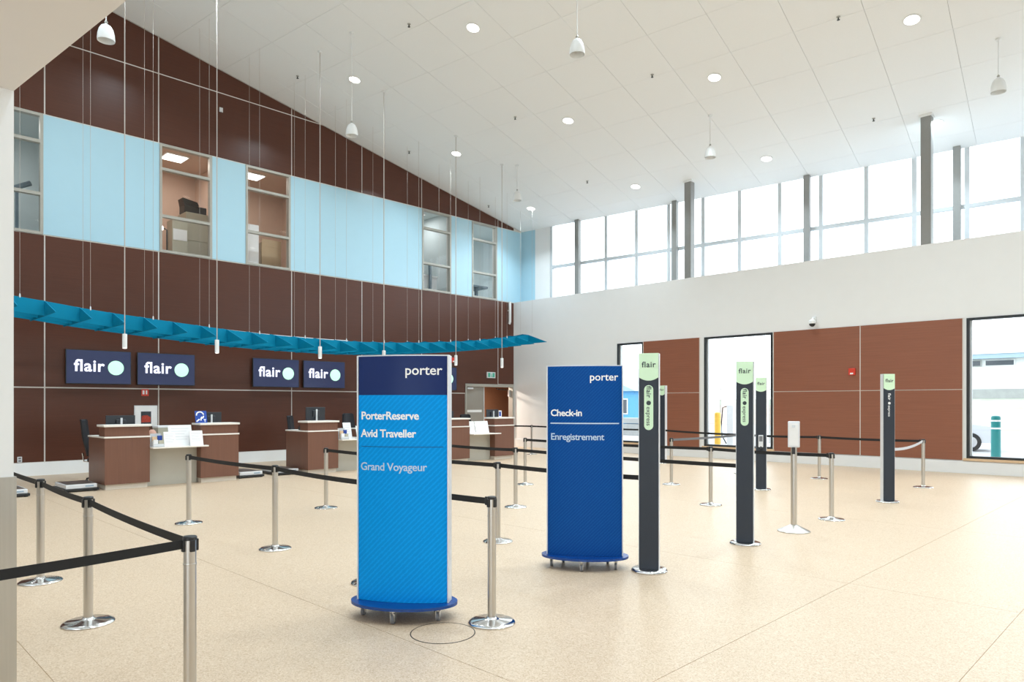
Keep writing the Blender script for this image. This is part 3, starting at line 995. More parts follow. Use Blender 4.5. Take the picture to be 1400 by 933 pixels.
# ------------------------------------------------------------------ check-in desks: podiums and infill counters
def podium(y0, y1, label):
    t = thing('check_in_podium', label, 'podium', (3.6, (y0 + y1) / 2, 0), 0, 'wood check-in podiums')
    w = (y1 - y0) / 2
    MB().box(-0.42, 0.50, -w + 0.03, w - 0.03, 0, 0.1).build('plinth', 'plinth', t)
    MB().box(-0.5, 0.55, -w, w, 0.1, 0.985).build('body', 'laminate_desk', t)
    MB().box(-0.52, 0.565, -w - 0.012, w + 0.012, 0.985, 1.015, 0.004).build('lower_counter', 'countertop', t)
    MB().box(0.17, 0.53, -w + 0.005, w - 0.005, 1.015, 1.2).build('riser', 'laminate_desk', t)
    MB().box(0.11, 0.57, -w - 0.02, w + 0.02, 1.2, 1.24, 0.005).build('upper_counter', 'countertop', t)
    return t
def infill(y0, y1, label):
    t = thing('infill_counter', label, 'counter', (3.6, (y0 + y1) / 2, 0), 0, 'low counters between podiums')
    w = (y1 - y0) / 2 - 0.003
    MB().box(0.3, 0.34, -w, w, 0, 0.76).build('front_panel', 'infill_grey', t)
    MB().box(-0.35, 0.59, -w + 0.011, w - 0.011, 0.76, 0.79, 0.004).box(0.59, 0.72, -w - 0.0, w + 0.1, 0.76, 0.79, 0.004).build('shelf', 'countertop', t)
    for s in (-1, 1):
        MB().box(-0.3, 0.3, s * w - 0.01 - 0.01, s * w + 0.01 - 0.01 * s - 0.0, 0.0, 0.76).build('side_panel', 'infill_grey', t)
    return t
D0 = -15.27
NM = ['nearest', 'middle', 'farthest']
for k in range(3):
    y = D0 + 4.235 * k
    podium(y, y + 0.8, 'wood podium with white counters at the left end of the %s check-in desk' % NM[k])
    podium(y + 1.79, y + 2.59, 'wood podium with white counters at the right end of the %s check-in desk' % NM[k])
    infill(y + 0.8, y + 1.79, 'low grey infill counter with white shelf in the %s check-in desk' % NM[k])

def monitor(x, y, label, w=0.52, zt=1.5, rz=0.0, z0=1.015):
    t = thing('monitor', label, 'monitor', (x, y, z0), rz, 'computer monitors on the desks')
    h = 0.32
    zc_ = zt - z0
    MB().box(-0.015, 0.015, -w / 2, w / 2, zc_ - h, zc_, 0.006).build('housing', 'monitor_dark', t)
    MB().box(-0.018, -0.0152, -w / 2 + 0.012, w / 2 - 0.012, zc_ - h + 0.012, zc_ - 0.012).build('screen', 'window_dark', t)
    MB().box(0.0, 0.05, -0.09, 0.09, zc_ - 0.24, zc_ - 0.08, 0.012).build('rear_bulge', 'monitor_dark', t)
    MB().box(0.045, 0.075, -0.018, 0.018, 0.01, zc_ - 0.05, 0.004).build('stand', 'alu_white', t)
    MB().box(-0.08, 0.13, -0.11, 0.11, 0.0, 0.014, 0.004).build('foot', 'alu_white', t)
    return t
monitor(3.4, -14.78, 'wide dark monitor on the nearest desk left podium', 0.54, 1.41)
monitor(3.4, -12.98, 'dark monitor behind the blue ear sign on the nearest desk', 0.48, 1.46)
monitor(3.4, -10.42, 'dark monitor seen from behind on the middle desk left podium', 0.52, 1.56)
monitor(3.4, -6.22, 'monitor cut off by the edge of the azure sign on the farthest desk', 0.5, 1.43)
monitor(3.4, -4.40, 'bright-backed monitor on the farthest desk right podium', 0.5, 1.47)
# hearing-loop sign
def counter_card(x, y, z, w, h, label, style, rz=0.0, cat='card'):
    t = thing('counter_card', label, cat, (x, y, z), rz, 'cards standing on the counters')
    lean = Matrix.Rotation(math.radians(-14), 4, 'Y')
    MB(lean).box(-0.004, 0.004, -w / 2, w / 2, 0.0, h).build('panel', 'ear_blue' if style == 'ear' else 'paper', t)
    MB().box(-0.11, 0.0, -w / 2, w / 2, 0, 0.004).build('foot', 'acrylic', t)
    if style == 'ear':
        b = MB(lean)
        pts = [(0.0045, -0.02 + 0.075 * math.cos(a), h * 0.62 + 0.075 * math.sin(a)) for a in [math.radians(v) for v in range(-60, 200, 20)]]
        b.tube(pts, 0.014, 6)
        b.tube([(0.0045, 0.015, h * 0.5), (0.0045, -0.005, h * 0.38), (0.0045, -0.01, h * 0.2)], 0.013, 6)
        b.tube([(0.0045, -0.10, h * 0.12), (0.0045, -0.04, h * 0.3)], 0.015, 6)
        b.build('ear_symbol', 'white_ink', t)
        text_mb('T', 0.08, Matrix(lean) @ Matrix.Translation((0.0045, 0.05, 0.02)) @ Matrix.Rotation(PI / 2, 4, 'Z'), bold=0.002).build('lettering', 'white_ink', t)
    else:
        b = MB(lean)
        for r in range(5):
            z0 = h * (0.82 - 0.13 * r)
            b.box(0.004, 0.0048, -w * 0.38, w * (0.38 - 0.1 * (r % 3)), z0, z0 + 0.006)
        b.build('printed_lines', 'ink_pale', t)
    return t
counter_card(3.93, -13.38, 1.24, 0.24, 0.26, 'blue hearing assistance card with white ear on the nearest desk', 'ear')
counter_card(4.24, -14.115, 0.79, 0.22, 0.30, 'white notice at the left of the paper group on the nearest desk shelf', 'p')
counter_card(4.12, -13.86, 0.79, 0.46, 0.43, 'largest white notice on the nearest desk shelf', 'p')
counter_card(4.26, -13.60, 0.79, 0.26, 0.31, 'white notice at the right of the paper group on the nearest desk shelf', 'p')
counter_card(4.0, -9.86, 0.79, 0.22, 0.40, 'white notice leaning on the middle desk shelf left of the azure sign', 'p')
counter_card(4.2, -9.62, 0.79, 0.24, 0.32, 'white notice half behind the azure sign on the middle desk', 'p')
counter_card(4.1, -5.85, 0.79, 0.24, 0.36, 'narrow white notice on the farthest desk shelf', 'p')
counter_card(4.1, -5.45, 0.79, 0.52, 0.36, 'wide white notice on the farthest desk shelf', 'p')
# blue-white leaflet before the far monitor
t = thing('leaflet', 'blue and white upright leaflet before the farthest monitor', 'leaflet', (3.9, -4.55, 1.24))
MB().box(-0.004, 0.004, -0.06, 0.06, 0, 0.2).build('sheet', 'paper', t)
MB().box(0.004, 0.005, -0.05, 0.03, 0.03, 0.17).build('print', 'ear_blue', t)
# brochure rack
def rack(x, y, z, label):
    t = thing('brochure_rack', label, 'rack', (x, y, z), 0, 'brochure racks')
    MB().box(-0.1, 0.1, -0.1, 0.1, 0, 0.008).box(-0.1, -0.094, -0.1, 0.1, 0, 0.26).box(0.03, 0.036, -0.1, 0.1, 0, 0.12).box(0.094, 0.1, -0.1, 0.1, 0, 0.06).build('holder', 'acrylic', t)
    for i, (m, yy, hh, xx) in enumerate((('sill_tan', -0.05, 0.2, 0.0), ('ear_blue', 0.05, 0.22, 0.0), ('paper', -0.05, 0.14, 0.065), ('cabinet_sage', 0.05, 0.13, 0.065))):
        MB().box(xx - 0.02, xx + 0.015, yy - 0.042, yy + 0.042, 0.01, hh).build('brochures', m, t)
    return t
rack(4.15, -14.335, 0.79, 'clear brochure rack with leaflets on the nearest desk shelf')
rack(4.15, -10.1, 0.79, 'clear brochure rack with leaflets on the middle desk shelf')
t = thing('paper_box', 'grey and white paper box behind the notices on the nearest desk', 'box', (3.55, -13.95, 0.79))
MB().box(-0.16, 0.16, -0.22, 0.22, 0, 0.36, 0.004).build('body', 'cabinet_sage', t)
MB().box(-0.165, 0.165, -0.225, 0.225, 0.36, 0.40, 0.004).build('lid', 'paper', t)
t = thing('pouch', 'small pink pouch with black strap on the nearest desk', 'pouch', (3.7, -14.28, 0.79))
MB(Matrix.Translation((0, 0, 0.22)) @ Matrix.Diagonal((0.8, 1.0, 1.2, 1))).lathe([(0.02, -0.1), (0.07, -0.06), (0.085, 0.0), (0.07, 0.06), (0.03, 0.09)], seg=16).box(-0.03, 0.03, -0.03, 0.03, -0.18, -0.08).build('body', 'pink', t, True)
MB().tube([(0.06, -0.1, 0.2), (0.09, 0.0, 0.17), (0.06, 0.1, 0.12)], 0.012, 6).build('strap', 'black_plastic', t)
for yk, lab in ((-10.86, 'small dark phone on the middle desk counter'), (-15.12, 'small dark phone on the nearest desk counter edge')):
    t = thing('desk_phone', lab, 'phone', (3.62, yk, 1.015), 0, 'desk phones')
    MB().prism([(-0.1, 0), (0.1, 0), (0.1, 0.03), (-0.1, 0.08)], -0.08, 0.08, 'y').build('body', 'black_plastic', t)
    MB().tube([(-0.08, -0.05, 0.09), (-0.02, -0.05, 0.085), (0.08, -0.05, 0.055)], 0.018, 8).build('handset', 'black_plastic', t)

# office chairs
def chair(x, y, rz, label, h=1.12):
    t = thing('office_chair', label, 'chair', (x, y, 0), rz, 'black office chairs')
    # local +X is where the sitter faces
    vs, fs = [], []
    rows = [(0.56, 0.20, -0.20), (0.64, 0.215, -0.215), (0.8, 0.225, -0.25), (0.95, 0.21, -0.285), (h - 0.03, 0.17, -0.32), (h, 0.12, -0.33)]
    for z, hw, xx in rows:
        for i in range(7):
            s = -1 + 2 * i / 6
            vs.append((xx - 0.0 + 0.05 * s * s, hw * s, z))
        for i in range(7):
            s = 1 - 2 * i / 6
            vs.append((xx - 0.07 + 0.05 * s * s, hw * s, z))
    for r in range(len(rows) - 1):
        for i in range(14):
            fs.append((r * 14 + i, r * 14 + (i + 1) % 14, (r + 1) * 14 + (i + 1) % 14, (r + 1) * 14 + i))
    fs += [tuple(range(14))[::-1], tuple(range((len(rows) - 1) * 14, len(rows) * 14))]
    MB().add(vs, fs).build('backrest', 'dark_fabric', t, True)
    MB().box(-0.24, 0.26, -0.24, 0.24, 0.44, 0.53, 0.03).build('seat', 'dark_fabric', t, True)
    MB().tube([(-0.1, 0, 0.43), (-0.32, 0, 0.45), (-0.34, 0, 0.62)], 0.018, 8).build('back_bracket', 'chrome', t)
    for s in (-1, 1):
        MB().tube([(0.0, s * 0.24, 0.45), (0.0, s * 0.29, 0.47), (0.0, s * 0.29, 0.68)], 0.014, 8).box(-0.14, 0.14, s * 0.29 - 0.03, s * 0.29 + 0.03, 0.68, 0.71, 0.01).build('armrest', 'black_plastic', t)
    MB().lathe([(0.03, 0.1), (0.03, 0.3), (0.018, 0.3), (0.018, 0.44)], seg=14).build('gas_column', 'black_plastic', t, True)
    for k in range(5):
        a = 2 * PI * k / 5 + 0.3
        c, s = math.cos(a), math.sin(a)
        lg = MB().tube([(0, 0, 0.12), (0.15 * c, 0.15 * s, 0.11), (0.3 * c, 0.3 * s, 0.075)], [0.028, 0.022, 0.016], 8).build('leg', 'black_plastic', t)
        MB(Matrix.Translation((0.3 * c, 0.3 * s, 0.03)) @ Matrix.Rotation(a, 4, 'Z') @ Matrix.Rotation(PI / 2, 4, 'X')).lathe([(0.03, -0.022), (0.03, 0.022)], seg=14).build('caster', 'black_plastic', lg)
    return t
chair(2.5, -14.88, math.radians(70), 'black office chair at the left of the nearest desk', 1.32)
chair(2.55, -10.3, math.radians(50), 'black office chair at the left of the middle desk', 1.34)
chair(2.5, -8.7, math.radians(8), 'black office chair half hidden by the left edge of the azure sign', 1.38)
chair(2.5, -4.5, math.radians(-10), 'black office chair between the podiums of the farthest desk', 1.31)

# baggage scales
def scale_(x, y, label, rz=0.0):
    t = thing('baggage_scale', label, 'scale', (x, y, 0), rz, 'low baggage scales')
    MB().box(-0.43, 0.43, -0.29, 0.29, 0.015, 0.06, 0.006).build('base', 'black_plastic', t)
    MB().box(-0.4, 0.4, -0.26, 0.26, 0.06, 0.135, 0.008).build('platform', 'alu_white', t)
    MB().box(-0.37, 0.37, -0.23, 0.23, 0.135, 0.14).build('deck', 'steel', t)
    MB().box(0.4, 0.403, 0.06, 0.2, 0.085, 0.11).build('sticker', 'fascia_blue', t)
    for sx in (-1, 1):
        for sy in (-1, 1):
            MB().lathe([(0.03, 0.0), (0.03, 0.015)], c=(sx * 0.38, sy * 0.24, 0), seg=12).build('foot', 'tire', t)
    return t
scale_(3.62, -15.62, 'low baggage scale with silver deck left of the nearest desk')
scale_(3.75, -16.75, 'low baggage scale at the far left, cut by the white pier')
scale_(3.5, -12.28, 'low baggage scale right of the nearest desk')
scale_(3.5, -11.4, 'low dark baggage scale left of the middle desk')

# ------------------------------------------------------------------ wall fittings on the left wall
TV = [(-14.99, -13.58, 'dark blue wall screen with white lettering and mint disc, leftmost'), (-13.44, -12.05, 'dark blue wall screen with mint disc, second from left'),
      (-10.48, -9.06, 'dark blue wall screen with mint disc, third from left'), (-8.93, -7.53, 'dark blue wall screen with mint disc, just left of the azure sign'),
      (-4.39, -2.99, 'dark blue wall screen mostly hidden behind the azure sign')]
tv0 = None
for y0, y1, lab in TV:
    yc = (y0 + y1) / 2
    if tv0 is None:
        t = thing('wall_screen', lab, 'screen', (0, yc, 2.115), 0, 'wall screens above the desks')
        w, h = 0.70, 0.81
        MB().box(0.0, 0.045, -0.25, 0.25, 0.2, 0.6).build('wall_bracket', 'frame_black', t)
        MB().box(0.045, 0.10, -w, w, 0, h, 0.006).build('bezel', 'frame_black', t)
        MB().box(0.10, 0.103, -w + 0.014, w - 0.014, 0.014, h - 0.014).build('display', 'screen', t)
        R = Matrix.Translation((0.103, -0.53, 0.305)) @ Matrix.Rotation(PI / 2, 4, 'Z')
        text_mb('flair', 0.39, R, bold=0.008, spacing=1.06).build('lettering', 'screen_white', t)
        pts = [(0.36 + 0.175 * math.cos(2 * PI * i / 36), 0.40 + 0.175 * math.sin(2 * PI * i / 36)) for i in range(36)]
        MB().prism(pts, 0.102, 0.105, 'x').build('disc', 'screen_mint', t)
        tv0 = t
    else:
        t = copy_tree(tv0)
        t.location = (0, yc, 2.115)
        t['label'] = lab
# framed picture
t = thing('framed_picture', 'white matted picture with red subject on the wood wall behind the nearest desk', 'picture', (0, -13.22, 1.08))
MB().box(0, 0.03, -0.27, 0.27, 0, 0.52).build('frame', 'alu_white', t)
MB().box(0.03, 0.032, -0.25, 0.25, 0.02, 0.5).build('mat_board', 'paper', t)
MB().box(0.032, 0.034, -0.12, 0.12, 0.06, 0.37).build('photo', 'picture_dark', t)
MB().prism([(-0.11, 0.1), (0.1, 0.1), (0.11, 0.22), (0.02, 0.28), (-0.1, 0.26)], 0.034, 0.0355, 'x').build('red_subject', 'picture_red', t)
t = thing('extinguisher_sign', 'small red extinguisher sign on the wood wall under the second screen', 'sign', (0, -13.235, 1.84))
MB().box(0, 0.012, -0.085, 0.085, 0, 0.17).build('plate', 'red', t)
MB().box(0.012, 0.014, -0.06, -0.015, 0.04, 0.14).box(0.012, 0.014, 0.015, 0.05, 0.04, 0.14).build('pictogram', 'white_ink', t)
t = thing('wall_outlet', 'small white wall outlet low on the wood wall at far left', 'outlet', (0, -15.86, 0.32))
MB().box(0, 0.012, -0.045, 0.045, 0, 0.13, 0.003).build('plate', 'alu_white', t)
MB().box(0.012, 0.015, -0.025, 0.025, 0.02, 0.055).box(0.012, 0.015, -0.025, 0.025, 0.075, 0.11).build('socket', 'ink_grey', t)
t = thing('wall_sensor', 'tiny white sensor high on the dark wood wall', 'sensor', (0, -11.32, 9.55))
MB().box(0, 0.03, -0.045, 0.045, 0, 0.12, 0.006).build('housing', 'alu_white', t)
MB().lathe([(0.02, 0.0), (0.02, 0.01)], c=(0.02, 0, -0.01), seg=12).build('lens', 'ink_grey', t)
t = thing('wall_conduit', 'white vertical pipe with bent end high in the wood corner', 'pipe', (0.0, -0.32, 4.68))
MB().tube([(0.10, 0, 0.85), (0.10, 0, 0.08), (0.08, 0, 0.03), (0.0, 0, 0.03)], 0.055, 12).build('pipe', 'lamp_white', t, True)
MB().box(0, 0.1, -0.02, 0.02, 0.5, 0.54).build('bracket', 'lamp_white', t)
t = thing('exit_sign', 'white and green exit sign above the double door', 'sign', (0, -1.245, 2.6))
MB().box(0, 0.05, -0.21, 0.21, 0, 0.22, 0.005).build('case', 'alu_white', t)
MB().box(0.05, 0.053, -0.17, -0.055, 0.03, 0.19).box(0.05, 0.053, 0.055, 0.17, 0.03, 0.19).build('green_field', 'exit_green', t)
MB().tube([(0.053, 0, 0.15), (0.053, 0.0, 0.09), (0.053, 0.03, 0.04)], 0.012, 6).lathe([(0.001, 0.15), (0.016, 0.165), (0.001, 0.18)], c=(0.053, 0, 0), seg=10).tube([(0.053, -0.03, 0.05), (0.053, 0, 0.09)], 0.011, 6).build('running_figure', 'exit_green', t)
t = thing('fire_strobe', 'red fire alarm strobe on the wood wall right of the azure sign', 'alarm', (0, -3.08, 3.1))
MB().box(0, 0.05, -0.085, 0.085, 0, 0.18, 0.01).build('body', 'red', t)
MB().box(0.05, 0.07, -0.05, 0.05, 0.02, 0.06).build('lens', 'white_ink', t)
# double door
dr = struct(empty('door_1', (0, (DY0 + DY1) / 2, 0)))
L = (DY1 - DY0) / 2
MB().box(-0.2, 0.02, -L, -L + 0.06, 0, DZ).box(-0.2, 0.02, L - 0.06, L, 0, DZ).box(-0.2, 0.02, -L + 0.06, L - 0.06, DZ - 0.1, DZ).build('frame', 'frame_grey', dr)
lf = MB().box(-0.08, -0.03, -L + 0.065, -0.30, 0.01, DZ - 0.105, 0.003).build('leaf', 'door_grey', dr)
MB().box(-0.03, -0.027, -L + 0.12, -0.40, 1.33, 1.42).build('push_plate', 'paper', lf)
MB().box(-0.03, 0.02, -L + 0.1, -L + 0.38, DZ - 0.2, DZ - 0.14, 0.005).build('door_closer', 'alu_white', lf)
MB().box(-0.085, -0.02, -0.30, -0.27, 0.01, DZ - 0.105).build('edge_strip', 'alu_white', lf)
lf2 = MB(Matrix.Translation((-0.2, L - 0.04, 0)) @ Matrix.Rotation(math.radians(-44), 4, 'Z')).box(-1.1, 0, 0, 0.05, 0.01, DZ - 0.105, 0.003).build('leaf', 'door_grey', dr)
MB().tube([(-0.2, L - 0.18, DZ - 0.2), (-0.45, L - 0.4, DZ - 0.17), (-0.15, L - 0.75, DZ - 0.15)], 0.02, 8).build('closer_arm', 'frame_black', lf2)
MB().box(-0.16, -0.1, L - 0.14, L - 0.07, DZ - 0.45, DZ - 0.2).build('hinge_cover', 'alu_white', lf2)
cr = MB()
cr.box(-2.6, -2.5, DY0 - 0.6, DY1 + 2.6, 0, 2.7).box(-2.5, -0.25, DY0 - 0.7, DY0 - 0.6, 0, 2.7).box(-2.5, -0.25, DY1 + 2.6, DY1 + 2.7, 0, 2.7).box(-2.5, -0.25, DY0 - 0.6, DY1 + 2.6, 2.7, 2.8).box(-0.3, -0.25, DY1 + 0.6, DY1 + 2.6, 0, 2.7)
struct(cr.build('wall_corridor', 'corridor_brown'))
struct(MB().box(-2.5, -0.25, DY0 - 0.6, DY1 + 2.6, -0.1, 0.0).box(-0.25, -0.02, DY0, DY1, -0.1, 0.0).build('floor_corridor', 'beige_terrazzo'))
t = thing('ceiling_light', 'corridor ceiling light behind the open door leaf', 'light', (-1.3, -1.0, 2.7))
MB().box(-0.3, 0.3, -0.15, 0.15, -0.04, 0).build('housing', 'lamp_white', t)
MB().box(-0.27, 0.27, -0.12, 0.12, -0.045, -0.04).build('diffuser', 'lens', t)
room_light(t, 110, (1.0, 0.88, 0.76), 0.3, -0.06)  # unseen fixture and lamp added to brighten the corridor

# ------------------------------------------------------------------ fittings on the right wall
t = thing('dome_camera', 'white dome security camera on the white wall above the wood panels', 'camera', (11.44, 0, 3.75))
MB().box(-0.05, 0.05, -0.05, 0, 0.08, 0.26, 0.01).tube([(0, -0.03, 0.17), (0, -0.12, 0.2), (0, -0.17, 0.14)], 0.03, 10).build('arm', 'lamp_white', t)
MB().lathe([(0.05, 0.16), (0.085, 0.13), (0.095, 0.06), (0.095, 0.05)], c=(0, -0.17, 0), seg=20).build('shroud', 'lamp_white', t, True)
MB().lathe([(0.015, -0.03), (0.05, -0.015), (0.075, 0.02), (0.08, 0.05)], c=(0, -0.17, 0), seg=20).build('dome', 'frame_black', t, True)
t = thing('fire_strobe', 'red fire alarm strobe on the wood panels of the window wall', 'alarm', (12.42, -0.03, 2.39))
MB().box(-0.085, 0.085, -0.05, 0, 0, 0.18, 0.01).build('body', 'red', t)
MB().box(-0.035, 0.035, -0.07, -0.05, 0.02, 0.06).build('lens', 'white_ink', t)

# hand sanitizer stand
x, y = 15.21, -10.31
t = thing('sanitizer_stand', 'chrome stand with white framed dispenser box on a cone base', 'stand', (x, y, 0), face_cam(x, y, math.radians(-4)))
MB().lathe([(0.2, 0.0), (0.2, 0.012), (0.12, 0.05), (0.05, 0.085), (0.04, 0.09)], seg=36).build('base', 'steel', t, True)
MB().lathe([(0.038, 0.08), (0.038, 1.09)], seg=20).build('pole', 'steel', t, True)
MB().box(-0.07, 0.07, -0.04, 0.04, 1.085, 1.42, 0.008).build('box', 'alu_white', t)
MB().box(-0.055, 0.055, -0.044, -0.04, 1.11, 1.395).build('front_plate', 'paper', t)
MB().box(-0.02, 0.02, -0.047, -0.044, 1.34, 1.37).build('badge', 'acrylic', t)
MB().box(-0.02, 0.02, -0.05, -0.03, 1.0, 1.085).build('clip', 'black_plastic', t)

# floor cover ring
t = thing('floor_cover', 'round floor access cover with dark ring beside the azure sign', 'cover', (15.09, -16.06, 0))
R0, R1 = 0.226, 0.234
vs, fs = [], []
for i in range(64):
    a = 2 * PI * i / 64
    for r in (R0, R1):
        vs += [(r * math.cos(a), r * math.sin(a), 0.0), (r * math.cos(a), r * math.sin(a), 0.0022)]
for i in range(64):
    b, c = 4 * i, 4 * ((i + 1) % 64)
    fs += [(b + 1, b + 3, c + 3, c + 1), (b, b + 1, c + 1, c), (b + 2, c + 2, c + 3, b + 3)]
MB().add(vs, fs).build('ring', 'floor_ring', t)
MB().lathe([(R0, 0.0), (R0, 0.0015)], seg=64).build('disc', 'beige_terrazzo', t)

# ------------------------------------------------------------------ things in the upstairs offices
def otag(name, label, cat, parts, loc):
    t = thing(name, label, cat, loc)
    for nm, m, fn in parts:
        fn(MB()).build(nm, m, t)
    return t
otag('filing_cabinet', 'sage filing cabinet behind the second upper window', 'cabinet', [('body', 'cabinet_sage', lambda b: b.box(-0.3, 0.3, -0.35, 0.35, 0, 1.62, 0.01)),
     ('drawer', 'cabinet_sage', lambda b: b.box(0.3, 0.315, -0.32, 0.32, 0.85, 1.55)), ('drawer', 'cabinet_sage', lambda b: b.box(0.3, 0.315, -0.32, 0.32, 0.1, 0.8))], (-1.2, -11.55, 5.3))
otag('equipment_case', 'black equipment case on the sage cabinet upstairs', 'case', [('body', 'black_plastic', lambda b: b.box(-0.2, 0.2, -0.3, 0.3, 0, 0.22, 0.02)),
     ('lid', 'black_plastic', lambda b: b.prism([(-0.3, 0.2), (0.1, 0.24), (0.05, 0.34), (-0.34, 0.4)], -0.18, 0.18, 'x'))], (-1.2, -11.6, 6.92))
otag('paper_carton', 'pale carton standing behind the second upper window', 'box', [('body', 'cabinet_sage', lambda b: b.box(-0.2, 0.2, -0.2, 0.2, 0, 1.3, 0.01)),
     ('flap', 'paper', lambda b: b.box(0.2, 0.21, -0.18, 0.18, 0.75, 1.05))], (-0.9, -12.13, 5.3))
otag('desk_lamp', 'desk lamp with glowing head behind the second upper window', 'lamp', [('pole', 'frame_black', lambda b: b.tube([(0, 0, 0), (0, 0, 0.95), (0, -0.12, 1.0)], 0.02, 8)),
     ('head', 'lens', lambda b: b.lathe([(0.06, 0.93), (0.07, 1.0), (0.03, 1.06)], c=(0, -0.16, 0), seg=12)), ('base', 'frame_black', lambda b: b.lathe([(0.14, 0), (0.14, 0.03)], seg=16))], (-0.6, -12.5, 5.3))
otag('white_cabinet', 'white cabinet behind the third upper window', 'cabinet', [('body', 'paper', lambda b: b.box(-0.25, 0.25, -0.34, 0.34, 0, 1.5, 0.01)), ('door', 'paper', lambda b: b.box(0.25, 0.262, -0.31, 0.31, 0.05, 1.45))], (-0.75, -10.35, 5.3))
otag('cardboard_box', 'cardboard box behind the third upper window', 'box', [('body', 'cardboard', lambda b: b.box(-0.25, 0.25, -0.3, 0.3, 0, 1.05)), ('flap', 'cardboard', lambda b: b.box(0.25, 0.255, -0.3, 0.3, 0.95, 1.15))], (-0.8, -9.6, 5.3))
for yy, lab in ((-4.0, 'dark poster nearer the window frame behind the fourth upper window'), (-3.45, 'dark poster at the right behind the fourth upper window')):
    otag('wall_poster', lab, 'poster', [('frame', 'frame_black', lambda b: b.box(-0.01, 0.015, -0.2, 0.2, 0, 0.85)), ('print', 'picture_dark', lambda b: b.box(0.015, 0.018, -0.18, 0.18, 0.03, 0.82))], (-3.18, yy + 0.9, 6.35))
otag('meeting_table', 'white table behind the fourth upper window', 'table', [('top', 'paper', lambda b: b.box(-0.4, 0.4, -0.5, 0.5, 0.9, 0.95)), ('panel', 'paper', lambda b: b.box(0.3, 0.33, -0.5, 0.5, 0, 0.9))], (-1.2, -3.6, 5.3))
for yy, lab in ((-4.12, 'grey-blue hanging cloth strip behind the fourth upper window, left'), (-3.62, 'grey-blue hanging cloth strip behind the fourth upper window, right')):
    otag('cloth_strip', lab, 'cloth', [('strip', 'stripe_cloth', lambda b: b.tube([(0, 0, 0), (0, 0.02, 0.6), (0, -0.01, 1.1)], 0.06, 8)), ('hook', 'chrome', lambda b: b.tube([(0, 0, 1.1), (0, 0, 1.16)], 0.008, 6))], (-0.62, yy, 5.55))
otag('sloping_handrail', 'slate sloping handrail behind the leftmost upper window', 'handrail', [('rail', 'stripe_cloth', lambda b: b.tube([(0, -1.2, 0.0), (0, 1.0, 1.25)], 0.06, 8)), ('post', 'stripe_cloth', lambda b: b.box(-0.03, 0.03, 0.7, 0.76, -0.3, 1.1))], (-0.8, -16.5, 5.62))
otag('desk', 'slate-legged desk behind the last upper window', 'desk', [('top', 'stripe_cloth', lambda b: b.box(-0.4, 0.4, -0.7, 0.7, 0.72, 0.8)), ('leg', 'stripe_cloth', lambda b: b.box(0.3, 0.38, 0.1, 0.2, 0, 0.72)), ('leg', 'stripe_cloth', lambda b: b.box(-0.38, -0.3, 0.1, 0.2, 0, 0.72))], (-0.9, -1.6, 5.3))
otag('window_blind', 'bright vertical blind behind the last upper window', 'blind', [('slat', 'paper', lambda b, k=k: b.box(-0.01, 0.01, -0.8 + 0.2 * k, -0.63 + 0.2 * k, 0, 1.5)) for k in range(8)], (-3.1, -0.9, 6.4))

# ------------------------------------------------------------------ outside
struct(MB().box(-60, 110, 0.3, 34, -0.6, -0.05).build('ground_apron', 'concrete'))
def at(u, v, dep):
    return cam_ray(u, v, dep)
YB = at(1365, 540, 60)[1]
so = MB().prism([(34, -0.6), (YB - 8, -0.6), (YB - 8, 1.5), (34, -0.02)], -60, 120, 'x')
tag(so.build('soil_bank', 'soil'), 'bare reddish soil bank beyond the paved apron outside', 'soil', kind='stuff')
gr = MB().prism([(YB - 8, -0.6), (YB + 0.5, -0.6), (YB + 0.5, 2.1), (YB - 8, 1.5)], -60, 120, 'x')
tag(gr.build('grass_bank', 'grass'), 'pale grass strip below the white building outside', 'grass', kind='stuff')
# white building
bx = at(1365, 540, 60)[0]
t = thing('outbuilding', 'long white building with block base seen through the right window', 'building', (bx, YB, 2.0))
MB().box(-8, 30, 0, 10, 0.9, 3.5).build('wall', 'siding_white', t)
MB().box(-8.05, 30.05, -0.05, 10, 0, 0.9).build('block_base', 'block_grey', t)
MB().box(-8.4, 30.4, -0.7, 10, 3.5, 3.9).build('eave', 'fascia_blue', t)
MB().prism([(-0.8, 3.9), (10.8, 3.9), (10.8, 5.2), (5, 6.0), (-0.3, 5.2)], -8.4, 30.4, 'x').build('roof', 'siding_white', t)
for x0, m in ((-3.4, 'block_grey'), (-1.0, 'siding_white')):
    wn_ = MB().box(x0, x0 + 2.2, -0.1, 0.0, 2.85, 3.4).build('window', m, t)
    MB().box(x0 + 0.1, x0 + 2.1, -0.12, -0.1, 2.92, 3.33).build('pane', 'window_dark', wn_)
# bollards
def bollard(p, m, h, r, label, bands):
    t = thing('bollard', label, 'bollard', (p[0], p[1], -0.05), 0, 'bollards outside')
    MB().lathe([(r, 0), (r, h - 0.06), (r * 0.9, h - 0.02), (r * 0.5, h)], seg=24).build('sleeve', m, t, True)
    for z in bands:
        MB().lathe([(r + 0.004, z), (r + 0.004, z + 0.04)], seg=24).build('reflective_band', 'white_ink', t, True)
bollard(at(1361.5, 600, 17.5), 'bollard_teal', 1.40, 0.105, 'teal green bollard with white bands outside the right window', (1.25, 1.06))
bollard(at(981, 600, 25), 'bollard_yellow', 1.39, 0.105, 'yellow bollard outside the middle window', ())
p = at(1000, 600, 26)
t = thing('hose_post', 'white service post with hose outside the middle window', 'post', (p[0], p[1], -0.05))
MB().box(-0.13, 0.13, -0.13, 0.13, 0, 1.65, 0.02).build('post', 'siding_white', t)
MB().tube([(-0.15, 0, 1.6), (-0.35, 0, 1.55), (-0.4, 0, 1.0), (-0.38, 0, 0.5), (-0.2, 0, 0.2)], 0.02, 6).build('hose', 'tire', t)
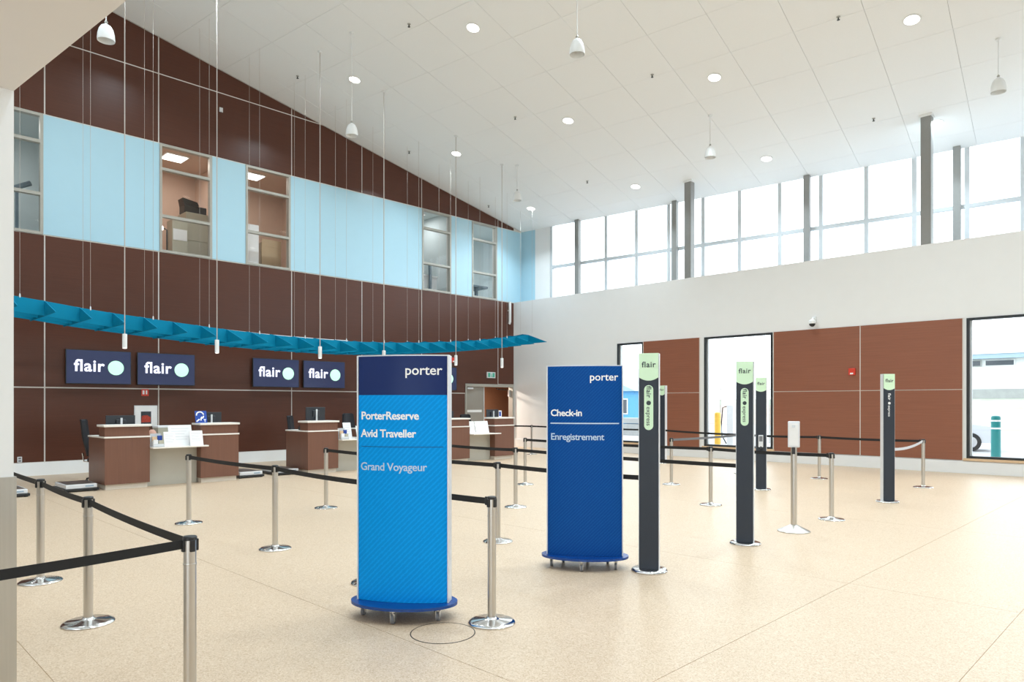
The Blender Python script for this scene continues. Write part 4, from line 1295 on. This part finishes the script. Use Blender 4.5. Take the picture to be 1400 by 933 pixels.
# chain fence poles beyond middle window
for k, u in enumerate((965, 985, 1015, 1052)):
    p = at(u, 600, 30)
    t = thing('fence_post', ['thin fence post outside at the left of the middle window', 'thin fence post outside behind the yellow bollard', 'thin fence post outside behind the second slate post',
                             'thin fence post outside at the right of the middle window'][k], 'fence post', (p[0], p[1], -0.05), 0, 'fence posts outside')
    MB().lathe([(0.025, 0), (0.025, 2.4), (0.01, 2.42)], seg=8).build('pole', 'frame_grey', t)
    MB().tube([(0, 0, 2.3), (0.5, 0.0, 2.38)], 0.008, 5).build('wire_arm', 'frame_grey', t)
# blue house outside the left window
p = at(867, 560, 48)
t = thing('blue_house', 'light blue clad house outside the left window', 'house', (p[0], p[1], 0.0), math.radians(0))
MB().box(-9, 0, 0, 8, -0.1, 2.5).build('wall', 'siding_blue', t)
MB().prism([(-9.3, 2.5), (0.3, 2.5), (-4.5, 4.4)], -0.3, 8.3, 'y').build('roof', 'fascia_blue', t)
wn_ = MB().box(-1.3, -0.5, -0.06, 0, 0.9, 2.0).build('window', 'siding_white', t)
MB().box(-1.22, -0.58, -0.08, -0.06, 0.98, 1.92).build('pane', 'window_dark', wn_)
p = at(866, 580, 38)
t = thing('pallet_stack', 'stack of pale crates on the ground outside the left window', 'crates', (p[0], p[1], -0.05))
for k in range(3):
    MB().box(-0.7, 0.7, -0.5, 0.5, 0.32 * k, 0.32 * k + 0.28, 0.02).build('crate', 'block_grey', t)
# parked car
p = at(1341, 600, 25.5)
t = thing('parked_car', 'white parked car cut by the frame of the right window', 'car', (p[0], p[1], -0.05), math.radians(20))
body = [(-3.9, 0.3), (0.35, 0.3), (0.42, 0.6), (0.36, 0.85), (-0.5, 0.98), (-1.1, 1.4), (-2.5, 1.42), (-3.2, 1.0), (-3.95, 0.85)]
MB().prism(body, -0.85, 0.85, 'y').build('body', 'car_paint', t)
MB().prism([(-0.62, 0.98), (-1.12, 1.34), (-2.45, 1.36), (-3.0, 1.0)], -0.86, 0.86, 'y').build('side_glass', 'window_dark', t)
for cx in (-0.45, -3.1):
    for cy in (-0.8, 0.8):
        wh = MB(Matrix.Translation((cx, cy, 0.33)) @ Matrix.Rotation(PI / 2, 4, 'X')).lathe([(0.33, -0.1), (0.33, 0.1)], seg=24).build('wheel', 'tire', t)
        MB(Matrix.Translation((cx, cy, 0.33)) @ Matrix.Rotation(PI / 2, 4, 'X')).lathe([(0.2, -0.11), (0.2, 0.11)], seg=18).build('hubcap', 'chrome', wh)
for cy in (-0.6, 0.6):
    MB().box(0.3, 0.42, cy - 0.16, cy + 0.16, 0.66, 0.8, 0.01).build('lamp', 'window_dark', t)
